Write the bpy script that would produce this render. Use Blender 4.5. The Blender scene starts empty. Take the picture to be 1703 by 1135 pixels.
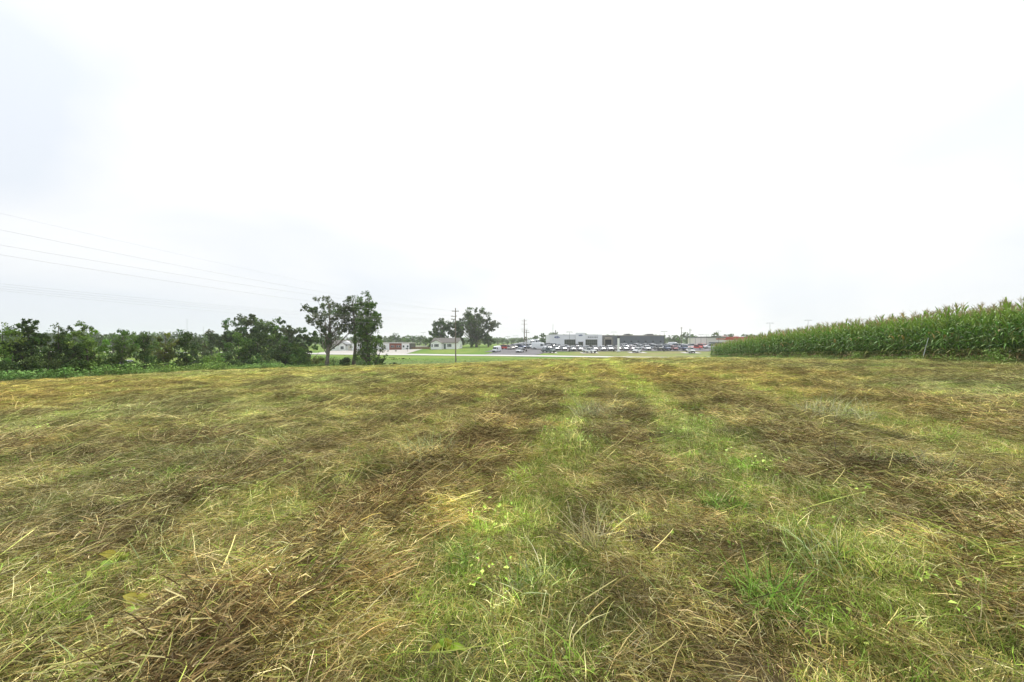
import bpy, math, random
import numpy as np
from mathutils import Vector, Matrix

R = math.radians
rng = np.random.default_rng(11)
random.seed(11)
scene = bpy.context.scene
COL = scene.collection

# ------------------------------------------------------------------ camera
EYE = 1.6
cam_data = bpy.data.cameras.new('camera')
cam_data.sensor_width = 36.0
cam_data.lens = 16.0
cam_data.clip_start = 0.05
cam_data.clip_end = 6000
cam = bpy.data.objects.new('camera', cam_data)
cam.location = (0, 0, EYE)
cam.rotation_euler = (R(90), 0, 0)
COL.objects.link(cam)
scene.camera = cam

# ------------------------------------------------------------------ exposure, world, sun
scene.view_settings.view_transform = 'Standard'
scene.view_settings.look = 'None'
scene.view_settings.exposure = 0.65
scene.view_settings.gamma = 1.0
scene.view_settings.use_curve_mapping = False
SUN_EL, SUN_AZ = R(52), R(18)          # azimuth measured from +Y towards +X

world = bpy.data.worlds.new('World')
scene.world = world
world.use_nodes = True
nt = world.node_tree
nt.nodes.clear()
def wn(t, **k):
    n = nt.nodes.new(t)
    for a, b in k.items():
        setattr(n, a, b)
    return n
sky = wn('ShaderNodeTexSky', sky_type='NISHITA', sun_disc=False, sun_elevation=SUN_EL, sun_rotation=SUN_AZ)
sky.air_density = 1.0; sky.dust_density = 2.0
tc = wn('ShaderNodeTexCoord')
mp = wn('ShaderNodeMapping')
mp.inputs['Scale'].default_value = (1.0, 1.0, 2.2)
mp.inputs['Location'].default_value = (0.35, 0.2, 0.1)
nz = wn('ShaderNodeTexNoise')
nz.inputs['Scale'].default_value = 2.1
nz.inputs['Detail'].default_value = 7
nz.inputs['Roughness'].default_value = 0.42
nz.inputs['Distortion'].default_value = 0.35
rp = wn('ShaderNodeValToRGB')
rp.color_ramp.elements[0].position = 0.55
rp.color_ramp.elements[0].color = (5.6, 5.9, 6.3, 1)
rp.color_ramp.elements[1].position = 0.95
rp.color_ramp.elements[1].color = (7.0, 7.0, 7.0, 1)
e = rp.color_ramp.elements.new(0.74); e.color = (6.25, 6.38, 6.55, 1)
mx = wn('ShaderNodeMix', data_type='RGBA')
mx.inputs['Factor'].default_value = 0.93
bg = wn('ShaderNodeBackground')
bg.inputs['Strength'].default_value = 0.1
out = wn('ShaderNodeOutputWorld')
L = nt.links.new
L(tc.outputs['Generated'], mp.inputs['Vector'])
L(mp.outputs['Vector'], nz.inputs['Vector'])
dt = wn('ShaderNodeVectorMath', operation='DOT_PRODUCT'); dt.inputs[1].default_value = (0.17, 0.76, 0.62)
L(tc.outputs['Generated'], dt.inputs[0])
ma = wn('ShaderNodeMath', operation='MULTIPLY_ADD'); ma.inputs[1].default_value = 1.45
L(nz.outputs['Fac'], ma.inputs[0]); L(dt.outputs['Value'], ma.inputs[2])
mk = wn('ShaderNodeMapRange'); mk.inputs['From Min'].default_value = .62; mk.inputs['From Max'].default_value = 1.68
L(ma.outputs[0], mk.inputs['Value']); L(mk.outputs[0], rp.inputs['Fac'])
L(sky.outputs['Color'], mx.inputs['A'])
L(rp.outputs['Color'], mx.inputs['B'])
# overcast skies brighten evenly from the horizon to the zenith
sx = wn('ShaderNodeSeparateXYZ'); mr = wn('ShaderNodeMapRange'); vs_ = wn('ShaderNodeVectorMath', operation='SCALE')
mr.inputs['From Min'].default_value = 0.0; mr.inputs['From Max'].default_value = 1.0; mr.inputs['To Min'].default_value = 0.97; mr.inputs['To Max'].default_value = 1.55
L(tc.outputs['Generated'], sx.inputs[0]); pw = wn('ShaderNodeMath', operation='MULTIPLY')
L(sx.outputs['Z'], pw.inputs[0]); L(sx.outputs['Z'], pw.inputs[1]); L(pw.outputs[0], mr.inputs['Value'])
L(mx.outputs['Result'], vs_.inputs[0]); L(mr.outputs[0], vs_.inputs['Scale'])
L(vs_.outputs[0], bg.inputs['Color'])
scene.cycles.volume_bounces = 2
L(bg.outputs['Background'], out.inputs['Surface'])

sun_data = bpy.data.lights.new('sun', 'SUN')
sun_data.energy = 2.4
sun_data.angle = R(8)
sun_data.color = (1.0, 0.965, 0.91)
sun = bpy.data.objects.new('sun', sun_data)
sdir = Vector((math.sin(SUN_AZ) * math.cos(SUN_EL), math.cos(SUN_AZ) * math.cos(SUN_EL), math.sin(SUN_EL)))
sun.rotation_euler = (-sdir).to_track_quat('-Z', 'Y').to_euler()
sun.location = sdir * 60
COL.objects.link(sun)

# ------------------------------------------------------------------ helpers
def tag(o, label=None, cat=None, group=None, kind=None):
    if label: o['label'] = label
    if cat: o['category'] = cat
    if group: o['group'] = group
    if kind: o['kind'] = kind
    return o

def link(o, parent=None):
    COL.objects.link(o)
    if parent is not None: o.parent = parent
    return o

def empty(name, loc=(0, 0, 0), rz=0.0):
    o = bpy.data.objects.new(name, None)
    o.empty_display_size = 0.3
    o.location = loc; o.rotation_euler = (0, 0, rz)
    return link(o)

def quad_mesh(name, verts, quads, mats=(), midx=None, col=None, smooth=False, colname='tone'):
    """verts Nx3 and quads Mx4 arrays -> mesh"""
    verts = np.asarray(verts, dtype=np.float32); quads = np.asarray(quads, dtype=np.int32)
    me = bpy.data.meshes.new(name)
    k = quads.shape[1]
    me.vertices.add(len(verts)); me.vertices.foreach_set('co', verts.ravel())
    me.loops.add(quads.size); me.loops.foreach_set('vertex_index', quads.ravel())
    me.polygons.add(len(quads))
    me.polygons.foreach_set('loop_start', np.arange(0, quads.size, k, dtype=np.int32))
    me.polygons.foreach_set('loop_total', np.full(len(quads), k, dtype=np.int32))
    for m in mats: me.materials.append(m)
    if midx is not None: me.polygons.foreach_set('material_index', np.asarray(midx, dtype=np.int32))
    me.polygons.foreach_set('use_smooth', np.full(len(quads), smooth))
    if col is not None:
        a = me.attributes.new(colname, 'FLOAT_COLOR', 'POINT')
        c = np.ones((len(verts), 4), dtype=np.float32); c[:, :3] = col
        a.data.foreach_set('color', c.ravel())
    me.update(calc_edges=True)
    return me

def py_mesh(name, verts, faces, mat=None, smooth=False):
    me = bpy.data.meshes.new(name)
    me.from_pydata([tuple(v) for v in verts], [], faces)
    if mat: me.materials.append(mat)
    if smooth: me.polygons.foreach_set('use_smooth', [True] * len(me.polygons))
    me.update()
    return me

class MB:
    """collects simple shapes, builds ONE mesh object"""
    def __init__(s): s.v = []; s.f = []
    def add(s, vs, fs):
        b = len(s.v); s.v += [tuple(v) for v in vs]; s.f += [tuple(b + i for i in f) for f in fs]; return s
    def box(s, x0, x1, y0, y1, z0, z1):
        return s.add([(x0, y0, z0), (x1, y0, z0), (x1, y1, z0), (x0, y1, z0), (x0, y0, z1), (x1, y0, z1), (x1, y1, z1), (x0, y1, z1)],
                     [(0, 3, 2, 1), (4, 5, 6, 7), (0, 1, 5, 4), (1, 2, 6, 5), (2, 3, 7, 6), (3, 0, 4, 7)])
    def tube(s, pts, rad, n=8, cap=True):
        pts = [Vector(p) for p in pts]
        if not hasattr(rad, '__len__'): rad = [rad] * len(pts)
        b = len(s.v)
        for i, p in enumerate(pts):
            t = (pts[min(i + 1, len(pts) - 1)] - pts[max(i - 1, 0)]).normalized()
            u = t.cross(Vector((0, 0, 1)) if abs(t.z) < 0.95 else Vector((1, 0, 0))).normalized(); w = t.cross(u)
            for k in range(n):
                a = 2 * math.pi * k / n
                s.v.append(tuple(p + (u * math.cos(a) + w * math.sin(a)) * rad[i]))
        for i in range(len(pts) - 1):
            for k in range(n):
                s.f.append((b + i * n + k, b + i * n + (k + 1) % n, b + (i + 1) * n + (k + 1) % n, b + (i + 1) * n + k))
        if cap:
            s.f.append(tuple(b + k for k in range(n))[::-1]); s.f.append(tuple(b + (len(pts) - 1) * n + k for k in range(n)))
        return s
    def prism(s, poly, y0, y1):
        """poly = list of (x, z) counter-clockwise seen from -y"""
        n = len(poly)
        vs = [(x, y0, z) for x, z in poly] + [(x, y1, z) for x, z in poly]
        fs = [tuple(range(n)), tuple(range(2 * n - 1, n - 1, -1))] + [(i, n + i, n + (i + 1) % n, (i + 1) % n) for i in range(n)]
        return s.add(vs, fs)
    def mesh(s, name, mat, smooth=False): return py_mesh(name, s.v, s.f, mat, smooth)
    def build(s, name, mat, parent=None, smooth=False):
        return link(bpy.data.objects.new(name, s.mesh(name, mat, smooth)), parent)

def copy_tree(o, parent=None):
    c = o.copy(); COL.objects.link(c)
    if parent is not None: c.parent = parent
    for ch in list(o.children): copy_tree(ch, c)
    return c

# value noise ------------------------------------------------------
_tab = np.random.default_rng(3).random((256, 256)).astype(np.float64)
def vnoise(x, y, seed=0):
    x = np.asarray(x, float) + seed * 17.31; y = np.asarray(y, float) + seed * 9.73
    xi = np.floor(x).astype(int); yi = np.floor(y).astype(int)
    fx = x - xi; fy = y - yi
    fx = fx * fx * (3 - 2 * fx); fy = fy * fy * (3 - 2 * fy)
    a = _tab[xi & 255, yi & 255]; b = _tab[(xi + 1) & 255, yi & 255]
    c = _tab[xi & 255, (yi + 1) & 255]; d = _tab[(xi + 1) & 255, (yi + 1) & 255]
    return (a * (1 - fx) + b * fx) * (1 - fy) + (c * (1 - fx) + d * fx) * fy
def fnoise(x, y, seed=0, o=3):
    s = 0; a = 1; t = 0
    for i in range(o):
        s = s + a * vnoise(x * 2 ** i, y * 2 ** i, seed + i * 3); t += a; a *= 0.5
    return s / t
def sstep(a, b, x):
    t = np.clip((x - a) / (b - a), 0, 1); return t * t * (3 - 2 * t)

# ------------------------------------------------------------------ terrain
F = 757.0; CX = 851.5; CY = 567.5; SK = 0.177
def X(px, Y): return (px - CX) / F * Y
def Zv(v, Y): return EYE - (v - CY) / F * Y
ctrl = []
for x0, t, z in [(0, 0, -1.6), (5, 0, -1.5), (-6, 0, -1.75), (18.6, 20, -1.05), (18.6, 32, -1.44), (18.6, 50, -2.0), (18.6, 70, -2.8),
                 (18.6, 5, -.95), (0, 20, -1.72), (0, 40, -2.0), (0, 60, -2.45), (0, 75, -3.0), (11, 74, -3.02), (-43, 33, -3.2), (-43, 45, -3.45),
                 (-43, 60, -4.0), (-43, 72, -4.6), (-43, 10, -3.0), (-20, 10, -2.2), (-20, 30, -2.4), (-20, 50, -2.9), (-20, 72, -3.75),
                 (0, 88, -3.75), (18.6, 84, -3.5), (0, 100, -4.4), (18.6, 100, -4.3), (-50, 40, -4.0), (-52, 55, -4.6), (-52, 72, -5.2),
                 (40, 20, -.4), (40, 60, -1.5), (40, 100, -3.2), (0, -40, -1.4), (40, -40, 0), (-43, -40, -2.6)]:
    ctrl.append((x0 + SK * t, t, z))
for px, v, Y in [(757, 605, 98), (640, 607, 98), (550, 606, 98), (640, 595.5, 125), (757, 596.5, 122), (900, 597.5, 118), (1000, 598.5, 112),
                 (1100, 600, 108), (300, 590, 150), (0, 592, 140), (-300, 590, 150),
                 (1150, 596.0, 121), (1000, 594.6, 130), (850, 592.2, 141), (757, 590.8, 150), (640, 589.2, 160), (550, 588.5, 168), (300, 587.0, 190), (0, 586, 205),
                 (1150, 588.2, 157), (1059, 587.3, 158), (979, 587.6, 159), (912, 587, 160), (862, 586.6, 160), (826, 586, 163),
                 (920, 583.6, 170), (1010, 583.6, 170), (1120, 583.2, 170), (845, 581.6, 175), (895, 582.4, 173),
                 (960, 579.5, 188), (1060, 579.5, 188), (1160, 580, 185), (960, 577.5, 205), (1080, 577, 205), (893, 573, 225), (875, 577, 200),
                 (740, 581, 185), (650, 582.3, 190), (580, 583.5, 190), (790, 577.5, 205), (1182, 579.3, 186), (1260, 578, 215), (740, 577, 230), (960, 574, 260),
                 (1400, 590, 150), (1700, 588, 150), (300, 577, 300), (700, 576, 300), (1000, 574, 320), (1300, 574, 320)]:
    ctrl.append((X(px, Y), Y, -(v - CY) / F * Y))
ctrl = np.array(ctrl)
def _U(r2):
    return 0.5 * r2 * np.log(r2 + 1e-9)
def _fit():
    P = ctrl[:, :2] / 100; n = len(P)
    K = _U(((P[:, None] - P[None]) ** 2).sum(-1)) + np.eye(n) * 0.0006
    A = np.zeros((n + 3, n + 3)); A[:n, :n] = K; A[:n, n] = 1; A[:n, n + 1:] = P; A[n, :n] = 1; A[n + 1:, :n] = P.T
    return np.linalg.solve(A, np.r_[ctrl[:, 2], 0, 0, 0])
_w = _fit()
def smooth_ground(x, y):
    x = np.asarray(x, float); y = np.asarray(y, float); sh = x.shape
    q = np.stack([x.ravel(), y.ravel()], 1) / 100; P = ctrl[:, :2] / 100; out = np.empty(len(q))
    for i in range(0, len(q), 40000):
        s = q[i:i + 40000]
        out[i:i + 40000] = _U(((s[:, None] - P[None]) ** 2).sum(-1)) @ _w[:len(P)] + _w[len(P)] + s @ _w[len(P) + 1:]
    z = out.reshape(sh)
    far = np.maximum(sstep(240, 420, np.hypot(x, y - 60)), sstep(60, 110, -y + 0 * x))
    return np.clip(z, -7, 2.5) * (1 - far) - 3.6 * far + EYE

def in_field(x, y):
    x0 = x - SK * y
    return sstep(-43.8, -42.6, x0) * (1 - sstep(18.2, 19.0, x0)) * (1 - sstep(76, 80, y)) * sstep(-60, -50, y)
RIDGES = [(-1.7, .42, .13), (.58, .2, .07), (3.4, .75, .12), (-4.4, .4, .08), (-6.9, .45, .13), (-9.6, .42, .11), (6.9, .5, .08), (8.6, .6, .08), (11.6, .7, .08), (14.6, .6, .06)] \
    + [(-12.4 - 3.0 * k, .6, .09) for k in range(10)]
def ridge_amount(x0, y):
    s = 0
    for i, (c, w, h) in enumerate(RIDGES):
        cc = c + (vnoise(y * .16, y * 0 + i * 5.1, 4) - .5) * 0.4
        s = s + np.exp(-((x0 - cc) / w) ** 2) * (h / .12) * sstep(.2, .58, fnoise(y * .55, x0 * .25, 20 + i, 2))
    return s
def bumps(x, y):
    x0 = x - SK * y
    b = ridge_amount(x0, y) * .10 + (fnoise(x0 * 1.6, y * .5, 1) - .5) * .11 + (vnoise(x * 4.3, y * 3.1, 2) - .5) * .05
    b = b + sstep(.72, .9, vnoise(x * 1.3, y * 1.1, 9)) * .10
    return b * in_field(x, y)
def ground(x, y):
    x = np.asarray(x, float); y = np.asarray(y, float)
    return smooth_ground(x, y) + bumps(x, y)
def gz(x, y): return float(ground(np.array([x]), np.array([y]))[0])
def on_ground(px, Y):
    x = X(px, Y); return (x, Y, gz(x, Y))

# ------------------------------------------------------------------ materials
def mat(name, color, rough=0.8, metal=0.0, noise=0.0, nscale=3.0, color2=None, bump=0.0, coat=0.0, spec=0.5, emit=None):
    m = bpy.data.materials.new(name); m.use_nodes = True
    t = m.node_tree; b = t.nodes['Principled BSDF']
    b.inputs['Base Color'].default_value = (*color, 1); b.inputs['Roughness'].default_value = rough
    b.inputs['Metallic'].default_value = metal; b.inputs['Coat Weight'].default_value = coat
    b.inputs['Specular IOR Level'].default_value = spec
    if noise > 0 or bump > 0 or color2:
        c = t.nodes.new('ShaderNodeTexCoord'); n = t.nodes.new('ShaderNodeTexNoise')
        n.inputs['Scale'].default_value = nscale; n.inputs['Detail'].default_value = 6
        t.links.new(c.outputs['Object'], n.inputs['Vector'])
        r = t.nodes.new('ShaderNodeValToRGB')
        c2 = color2 or tuple(v * (1 - noise) for v in color)
        r.color_ramp.elements[0].position = .35; r.color_ramp.elements[0].color = (*c2, 1)
        r.color_ramp.elements[1].position = .65; r.color_ramp.elements[1].color = (*color, 1)
        t.links.new(n.outputs['Fac'], r.inputs['Fac']); t.links.new(r.outputs['Color'], b.inputs['Base Color'])
        if bump > 0:
            bp = t.nodes.new('ShaderNodeBump'); bp.inputs['Strength'].default_value = bump
            t.links.new(n.outputs['Fac'], bp.inputs['Height']); t.links.new(bp.outputs['Normal'], b.inputs['Normal'])
    return m

def leaf_mat(name, trans=0.35, rough=0.6, inst=False, spec=0.12, tint=(1, 1, 1)):
    """blade/leaf colour from the mesh's own tone attribute (times the scattered plant's tint), part of the light passes through"""
    m = bpy.data.materials.new(name); m.use_nodes = True
    t = m.node_tree; b = t.nodes['Principled BSDF']
    b.inputs['Roughness'].default_value = rough; b.inputs['Specular IOR Level'].default_value = spec
    a = t.nodes.new('ShaderNodeAttribute'); a.attribute_name = 'tone'
    colr = a.outputs['Color']
    def mul(c1, c2=None, v=None):
        mm = t.nodes.new('ShaderNodeMix'); mm.data_type = 'RGBA'; mm.blend_type = 'MULTIPLY'; mm.inputs['Factor'].default_value = 1
        t.links.new(c1, mm.inputs['A'])
        if c2 is not None: t.links.new(c2, mm.inputs['B'])
        else: mm.inputs['B'].default_value = (*v, 1)
        return mm.outputs['Result']
    if tint != (1, 1, 1): colr = mul(colr, v=tint)
    if inst:
        i = t.nodes.new('ShaderNodeAttribute'); i.attribute_type = 'INSTANCER'; i.attribute_name = 'ptint'
        colr = mul(colr, i.outputs['Color'])
    t.links.new(colr, b.inputs['Base Color'])
    tr = t.nodes.new('ShaderNodeBsdfTranslucent'); t.links.new(colr, tr.inputs['Color'])
    ms = t.nodes.new('ShaderNodeMixShader'); ms.inputs[0].default_value = trans
    t.links.new(b.outputs[0], ms.inputs[1]); t.links.new(tr.outputs[0], ms.inputs[2])
    t.links.new(ms.outputs[0], t.nodes['Material Output'].inputs['Surface'])
    return m

M_leaf = leaf_mat('foliage', .22)
M_blade = leaf_mat('scattered_blades', .12, .55, inst=True)
M_corn = leaf_mat('corn_leaf', .22, .5, spec=.16)
M_corn_i = leaf_mat('corn_leaf_scattered', .22, .42, inst=True, spec=.16)
M_bark = mat('bark', (.16, .13, .1), .9, noise=.5, nscale=6, bump=.6)
M_bark_grey = mat('grey_bark', (.24, .21, .17), .9, noise=.5, nscale=6, bump=.6)
M_pole = mat('weathered_pole_wood', (.25, .20, .155), .85, noise=.35, nscale=4, bump=.3)
M_metal = mat('galvanised_metal', (.42, .43, .44), .45, .7, noise=.15)
M_dark_metal = mat('dark_pole_metal', (.05, .045, .04), .5, .3)
M_white = mat('white_paint', (.78, .79, .78), .6, noise=.06, nscale=2)
M_wire = mat('cable', (.52, .52, .53), .6)
M_concrete = mat('concrete', (.48, .46, .42), .85, noise=.2, nscale=.6, bump=.2)
M_asphalt = mat('asphalt', (.14, .135, .14), .9, noise=.3, nscale=.25, color2=(.09, .085, .09))
M_road = mat('pale_road_surface', (.50, .48, .45), .85, noise=.12, nscale=.15, color2=(.42, .41, .38))
M_line = mat('road_line_paint', (.7, .7, .68), .7, noise=.2)

# ground sheet ------------------------------------------------------
def field_zone_colors(x, y):
    """real ground colours: thatch and soil under the mown grass, lawn beyond"""
    x0 = x - SK * y
    f = in_field(x, y)
    n1 = fnoise(x0 * .8, y * .3, 31); n2 = fnoise(x * .35, y * .25, 33); n3 = fnoise(x * .06, y * .04, 35)
    soil = np.array([.05, .036, .022]); thatch = np.array([.13, .10, .048]); olive = np.array([.11, .12, .045])
    near = soil + (thatch - soil) * np.clip((n1 - .3) * 1.6, 0, 1)[..., None]
    near = near + (olive - near) * (sstep(.4, .65, n2)[..., None] * .7)
    lawn_a = np.array([.11, .20, .028]); lawn_b = np.array([.18, .24, .045]); dry = np.array([.25, .215, .10])
    lawn = lawn_a + (lawn_b - lawn_a) * sstep(.35, .65, fnoise(x * .09, y * .09, 37))[..., None]
    dryf = sstep(122, 132, y - 0) * (1 - sstep(168, 176, y)) * sstep(8, 30, x) * (.35 + .65 * sstep(.35, .6, fnoise(x * .08, y * .3, 39)))
    lawn = lawn + (dry - lawn) * dryf[..., None] * .8
    tallg = np.array([.12, .17, .05])
    wild = (1 - sstep(104, 118, y)) * sstep(72, 80, y) + (1 - sstep(-46, -43, x0)) * (1 - sstep(90, 110, y))
    lawn = lawn + (tallg - lawn) * np.clip(wild, 0, 1)[..., None]
    return near * f[..., None] + lawn * (1 - f[..., None])

nu, nv = 520, 460
gx = 7.0 * np.sinh(np.linspace(-1, 1, nu) * 5.95)          # +-1340
s = np.linspace(-.60, 1, nv); gy = 9.0 * np.sinh(s * 5.75)
GX, GY = np.meshgrid(gx, gy)
GZ = ground(GX, GY) - .01
idx = np.arange(nu * nv).reshape(nv, nu)
q = np.stack([idx[:-1, :-1], idx[:-1, 1:], idx[1:, 1:], idx[1:, :-1]], -1).reshape(-1, 4)
gm = bpy.data.materials.new('ground_soil_and_turf'); gm.use_nodes = True
t = gm.node_tree; b = t.nodes['Principled BSDF']; b.inputs['Roughness'].default_value = .95; b.inputs['Specular IOR Level'].default_value = .1
a = t.nodes.new('ShaderNodeAttribute'); a.attribute_name = 'tone'
c = t.nodes.new('ShaderNodeTexCoord')
n1 = t.nodes.new('ShaderNodeTexNoise'); n1.inputs['Scale'].default_value = 9; n1.inputs['Detail'].default_value = 8
n2 = t.nodes.new('ShaderNodeTexNoise'); n2.inputs['Scale'].default_value = .9; n2.inputs['Detail'].default_value = 8; n2.inputs['Roughness'].default_value = .7
r = t.nodes.new('ShaderNodeMapRange'); r.inputs['To Min'].default_value = .45; r.inputs['To Max'].default_value = 1.5
r2 = t.nodes.new('ShaderNodeMapRange'); r2.inputs['To Min'].default_value = .6; r2.inputs['To Max'].default_value = 1.4
mu = t.nodes.new('ShaderNodeMath'); mu.operation = 'MULTIPLY'
vm = t.nodes.new('ShaderNodeVectorMath'); vm.operation = 'SCALE'
bp = t.nodes.new('ShaderNodeBump'); bp.inputs['Strength'].default_value = .5; bp.inputs['Distance'].default_value = .05
for n in (n1, n2): t.links.new(c.outputs['Object'], n.inputs['Vector'])
t.links.new(n1.outputs['Fac'], r.inputs['Value']); t.links.new(n2.outputs['Fac'], r2.inputs['Value'])
t.links.new(r.outputs[0], mu.inputs[0]); t.links.new(r2.outputs[0], mu.inputs[1])
t.links.new(a.outputs['Color'], vm.inputs[0]); t.links.new(mu.outputs[0], vm.inputs['Scale'])
t.links.new(vm.outputs[0], b.inputs['Base Color']); t.links.new(n1.outputs['Fac'], bp.inputs['Height']); t.links.new(bp.outputs['Normal'], b.inputs['Normal'])
gme = quad_mesh('ground', np.stack([GX, GY, GZ], -1).reshape(-1, 3), q, [gm], col=field_zone_colors(GX, GY).reshape(-1, 3), smooth=True)
tag(link(bpy.data.objects.new('ground', gme)), kind='structure', label='mown hay field running down to lawns and verges')

def sheet(name, poly_fn, nu, nv, lift, mat_, label, kind='structure'):
    """a flush sheet that follows the terrain; poly_fn(u, v) -> x, y"""
    U, V = np.meshgrid(np.linspace(0, 1, nu), np.linspace(0, 1, nv))
    x, y = poly_fn(U, V); z = ground(x, y) + lift
    i = np.arange(nu * nv).reshape(nv, nu)
    q = np.stack([i[:-1, :-1], i[:-1, 1:], i[1:, 1:], i[1:, :-1]], -1).reshape(-1, 4)
    o = link(bpy.data.objects.new(name, quad_mesh(name, np.stack([x, y, z], -1).reshape(-1, 3), q, [mat_])))
    return tag(o, label, kind=kind)

# road: centre line through real points ------------------------------
road_c = np.array([(X(2400, 96), 96), (X(1700, 103), 103), (X(1150, 121), 121), (X(1000, 130), 130), (X(850, 141), 141), (X(757, 150), 150), (X(640, 161), 161), (X(550, 169), 169), (X(300, 190), 190), (X(0, 212), 212), (X(-400, 236), 236)])
road_p = np.polyfit(road_c[:, 0], road_c[:, 1], 3)
def road_y(x): return np.polyval(road_p, x)
def road_fn(w0, w1):
    return lambda U, V: ((-320 + 500 * U), road_y(-320 + 500 * U) + w0 + (w1 - w0) * V)
sheet('road', road_fn(-4.6, 4.8), 260, 5, .09, M_road, 'pale two lane road crossing below the field')
sheet('road_edge_line', road_fn(-4.05, -3.9), 260, 2, .10, M_line, 'white painted edge line of the road')
# parking lot, drives, pads
def lot_fn(U, V):
    xl = -10 + 21 * V; xr = 95 + 8 * V
    x = xl + (xr - xl) * U
    yf = 163 + 3 * sstep(10, 20, x) - 0 * x
    return x, yf + (250 - yf) * V
sheet('parking_lot', lot_fn, 70, 50, .10, M_asphalt, 'grey asphalt lot in front of the dealership')
def drv_fn(U, V):
    y0 = road_y(np.array(-2.0)) + 4.7
    x = (-9 + 16 * U) * (1 - V) + (-6 + 19 * U) * V
    return x, (road_y(x) + 4.7) * (1 - V) + 165 * V
sheet('entrance_drive', drv_fn, 14, 20, .095, M_asphalt, 'asphalt entrance from the road into the lot')
sheet('gravel_yard', lambda U, V: ((-74 + 37 * U), (road_y(-74 + 37 * U) + 4.7) * (1 - V) + 189 * V), 30, 14, .09, mat('pale_gravel', (.42, .39, .35), .95, noise=.15, nscale=1), 'pale gravel apron beside the low brick building')

# ------------------------------------------------------------------ blade generator
def blades(n, rad, length, width, up, bend, segs, colors, zlift=(0, .05), along=None, rg=None, jitter=.12, root_scale=1.0):
    """n grass blades: up = (min, max) elevation of the first direction in radians"""
    rg = rg or rng
    a = rg.random(n) * 2 * np.pi; r = rad * np.sqrt(rg.random(n)) * root_scale
    base = np.stack([r * np.cos(a), r * np.sin(a), rg.uniform(zlift[0], zlift[1], n)], 1)
    az = rg.random(n) * 2 * np.pi
    if along is not None:
        k = rg.random(n) < along
        az = np.where(k, np.pi / 2 + rg.normal(0, .35, n) + np.pi * (rg.random(n) < .5), az)
    el = rg.uniform(up[0], up[1], n)
    d = np.stack([np.cos(az) * np.cos(el), np.sin(az) * np.cos(el), np.sin(el)], 1)
    ln = rg.uniform(length[0], length[1], n); w = rg.uniform(width[0], width[1], n)
    bd = np.stack([rg.normal(0, .25, n), rg.normal(0, .25, n), -rg.uniform(bend[0], bend[1], n)], 1)
    ks = np.linspace(0, 1, segs + 1)
    P = base[:, None] + d[:, None] * (ln[:, None] * ks)[..., None] + bd[:, None] * (ln[:, None] * ks ** 2)[..., None]
    rnd = rg.normal(size=(n, 3)); rnd[:, 2] *= .3
    sd = np.cross(d, rnd); sd /= np.linalg.norm(sd, axis=1, keepdims=True) + 1e-9
    wk = w[:, None] * np.where(ks < .6, 1, 1 - (ks - .6) / .4 * .85)[None]
    V = np.stack([P - sd[:, None] * wk[..., None] / 2, P + sd[:, None] * wk[..., None] / 2], 2)   # n, segs+1, 2, 3
    V = V.reshape(-1, 3)
    m = segs + 1
    o = (np.arange(n) * m * 2)[:, None] + (np.arange(segs) * 2)[None]
    Q = np.stack([o, o + 1, o + 3, o + 2], -1).reshape(-1, 4)
    colors = np.asarray(colors, float)
    c = colors[rg.integers(0, len(colors), n)] * rg.uniform(.22, 1.35, (n, 1)) * rg.uniform(.92, 1.08, (n, 3))
    C = np.repeat(c, m * 2, axis=0)
    return V, Q, C

def leaves_flat(n, rad, size, height, colors, rg=None):
    """small broad leaves on unseen thin stems"""
    rg = rg or rng
    a = rg.random(n) * 2 * np.pi; r = rad * np.sqrt(rg.random(n))
    c0 = np.stack([r * np.cos(a), r * np.sin(a), rg.uniform(*height, n)], 1)
    az = rg.random(n) * 2 * np.pi; tl = rg.normal(.15, .35, n)
    d = np.stack([np.cos(az) * np.cos(tl), np.sin(az) * np.cos(tl), np.sin(tl)], 1)
    s = np.stack([-np.sin(az), np.cos(az), rg.normal(0, .3, n)], 1)
    L_ = rg.uniform(*size, n)[:, None]; w = L_ * rg.uniform(.45, .7, (n, 1)); up = np.array([0, 0, 1.0])
    pts = [c0, c0 + d * L_ * .45 + s * w / 2 + up * L_ * .08, c0 + d * L_ - up * L_ * .1, c0 + d * L_ * .45 - s * w / 2 + up * L_ * .08]
    V = np.stack(pts, 1).reshape(-1, 3); Q = np.arange(4 * n).reshape(-1, 4)
    c = np.asarray(colors, float)[rg.integers(0, len(colors), n)] * rg.uniform(.7, 1.25, (n, 1))
    return V, Q, np.repeat(c, 4, axis=0)

def join(*parts):
    vs, qs, cs = [], [], []; o = 0
    for V, Q, C in parts:
        vs.append(V); qs.append(Q + o); cs.append(C); o += len(V)
    return np.concatenate(vs), np.concatenate(qs), np.concatenate(cs)

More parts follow.
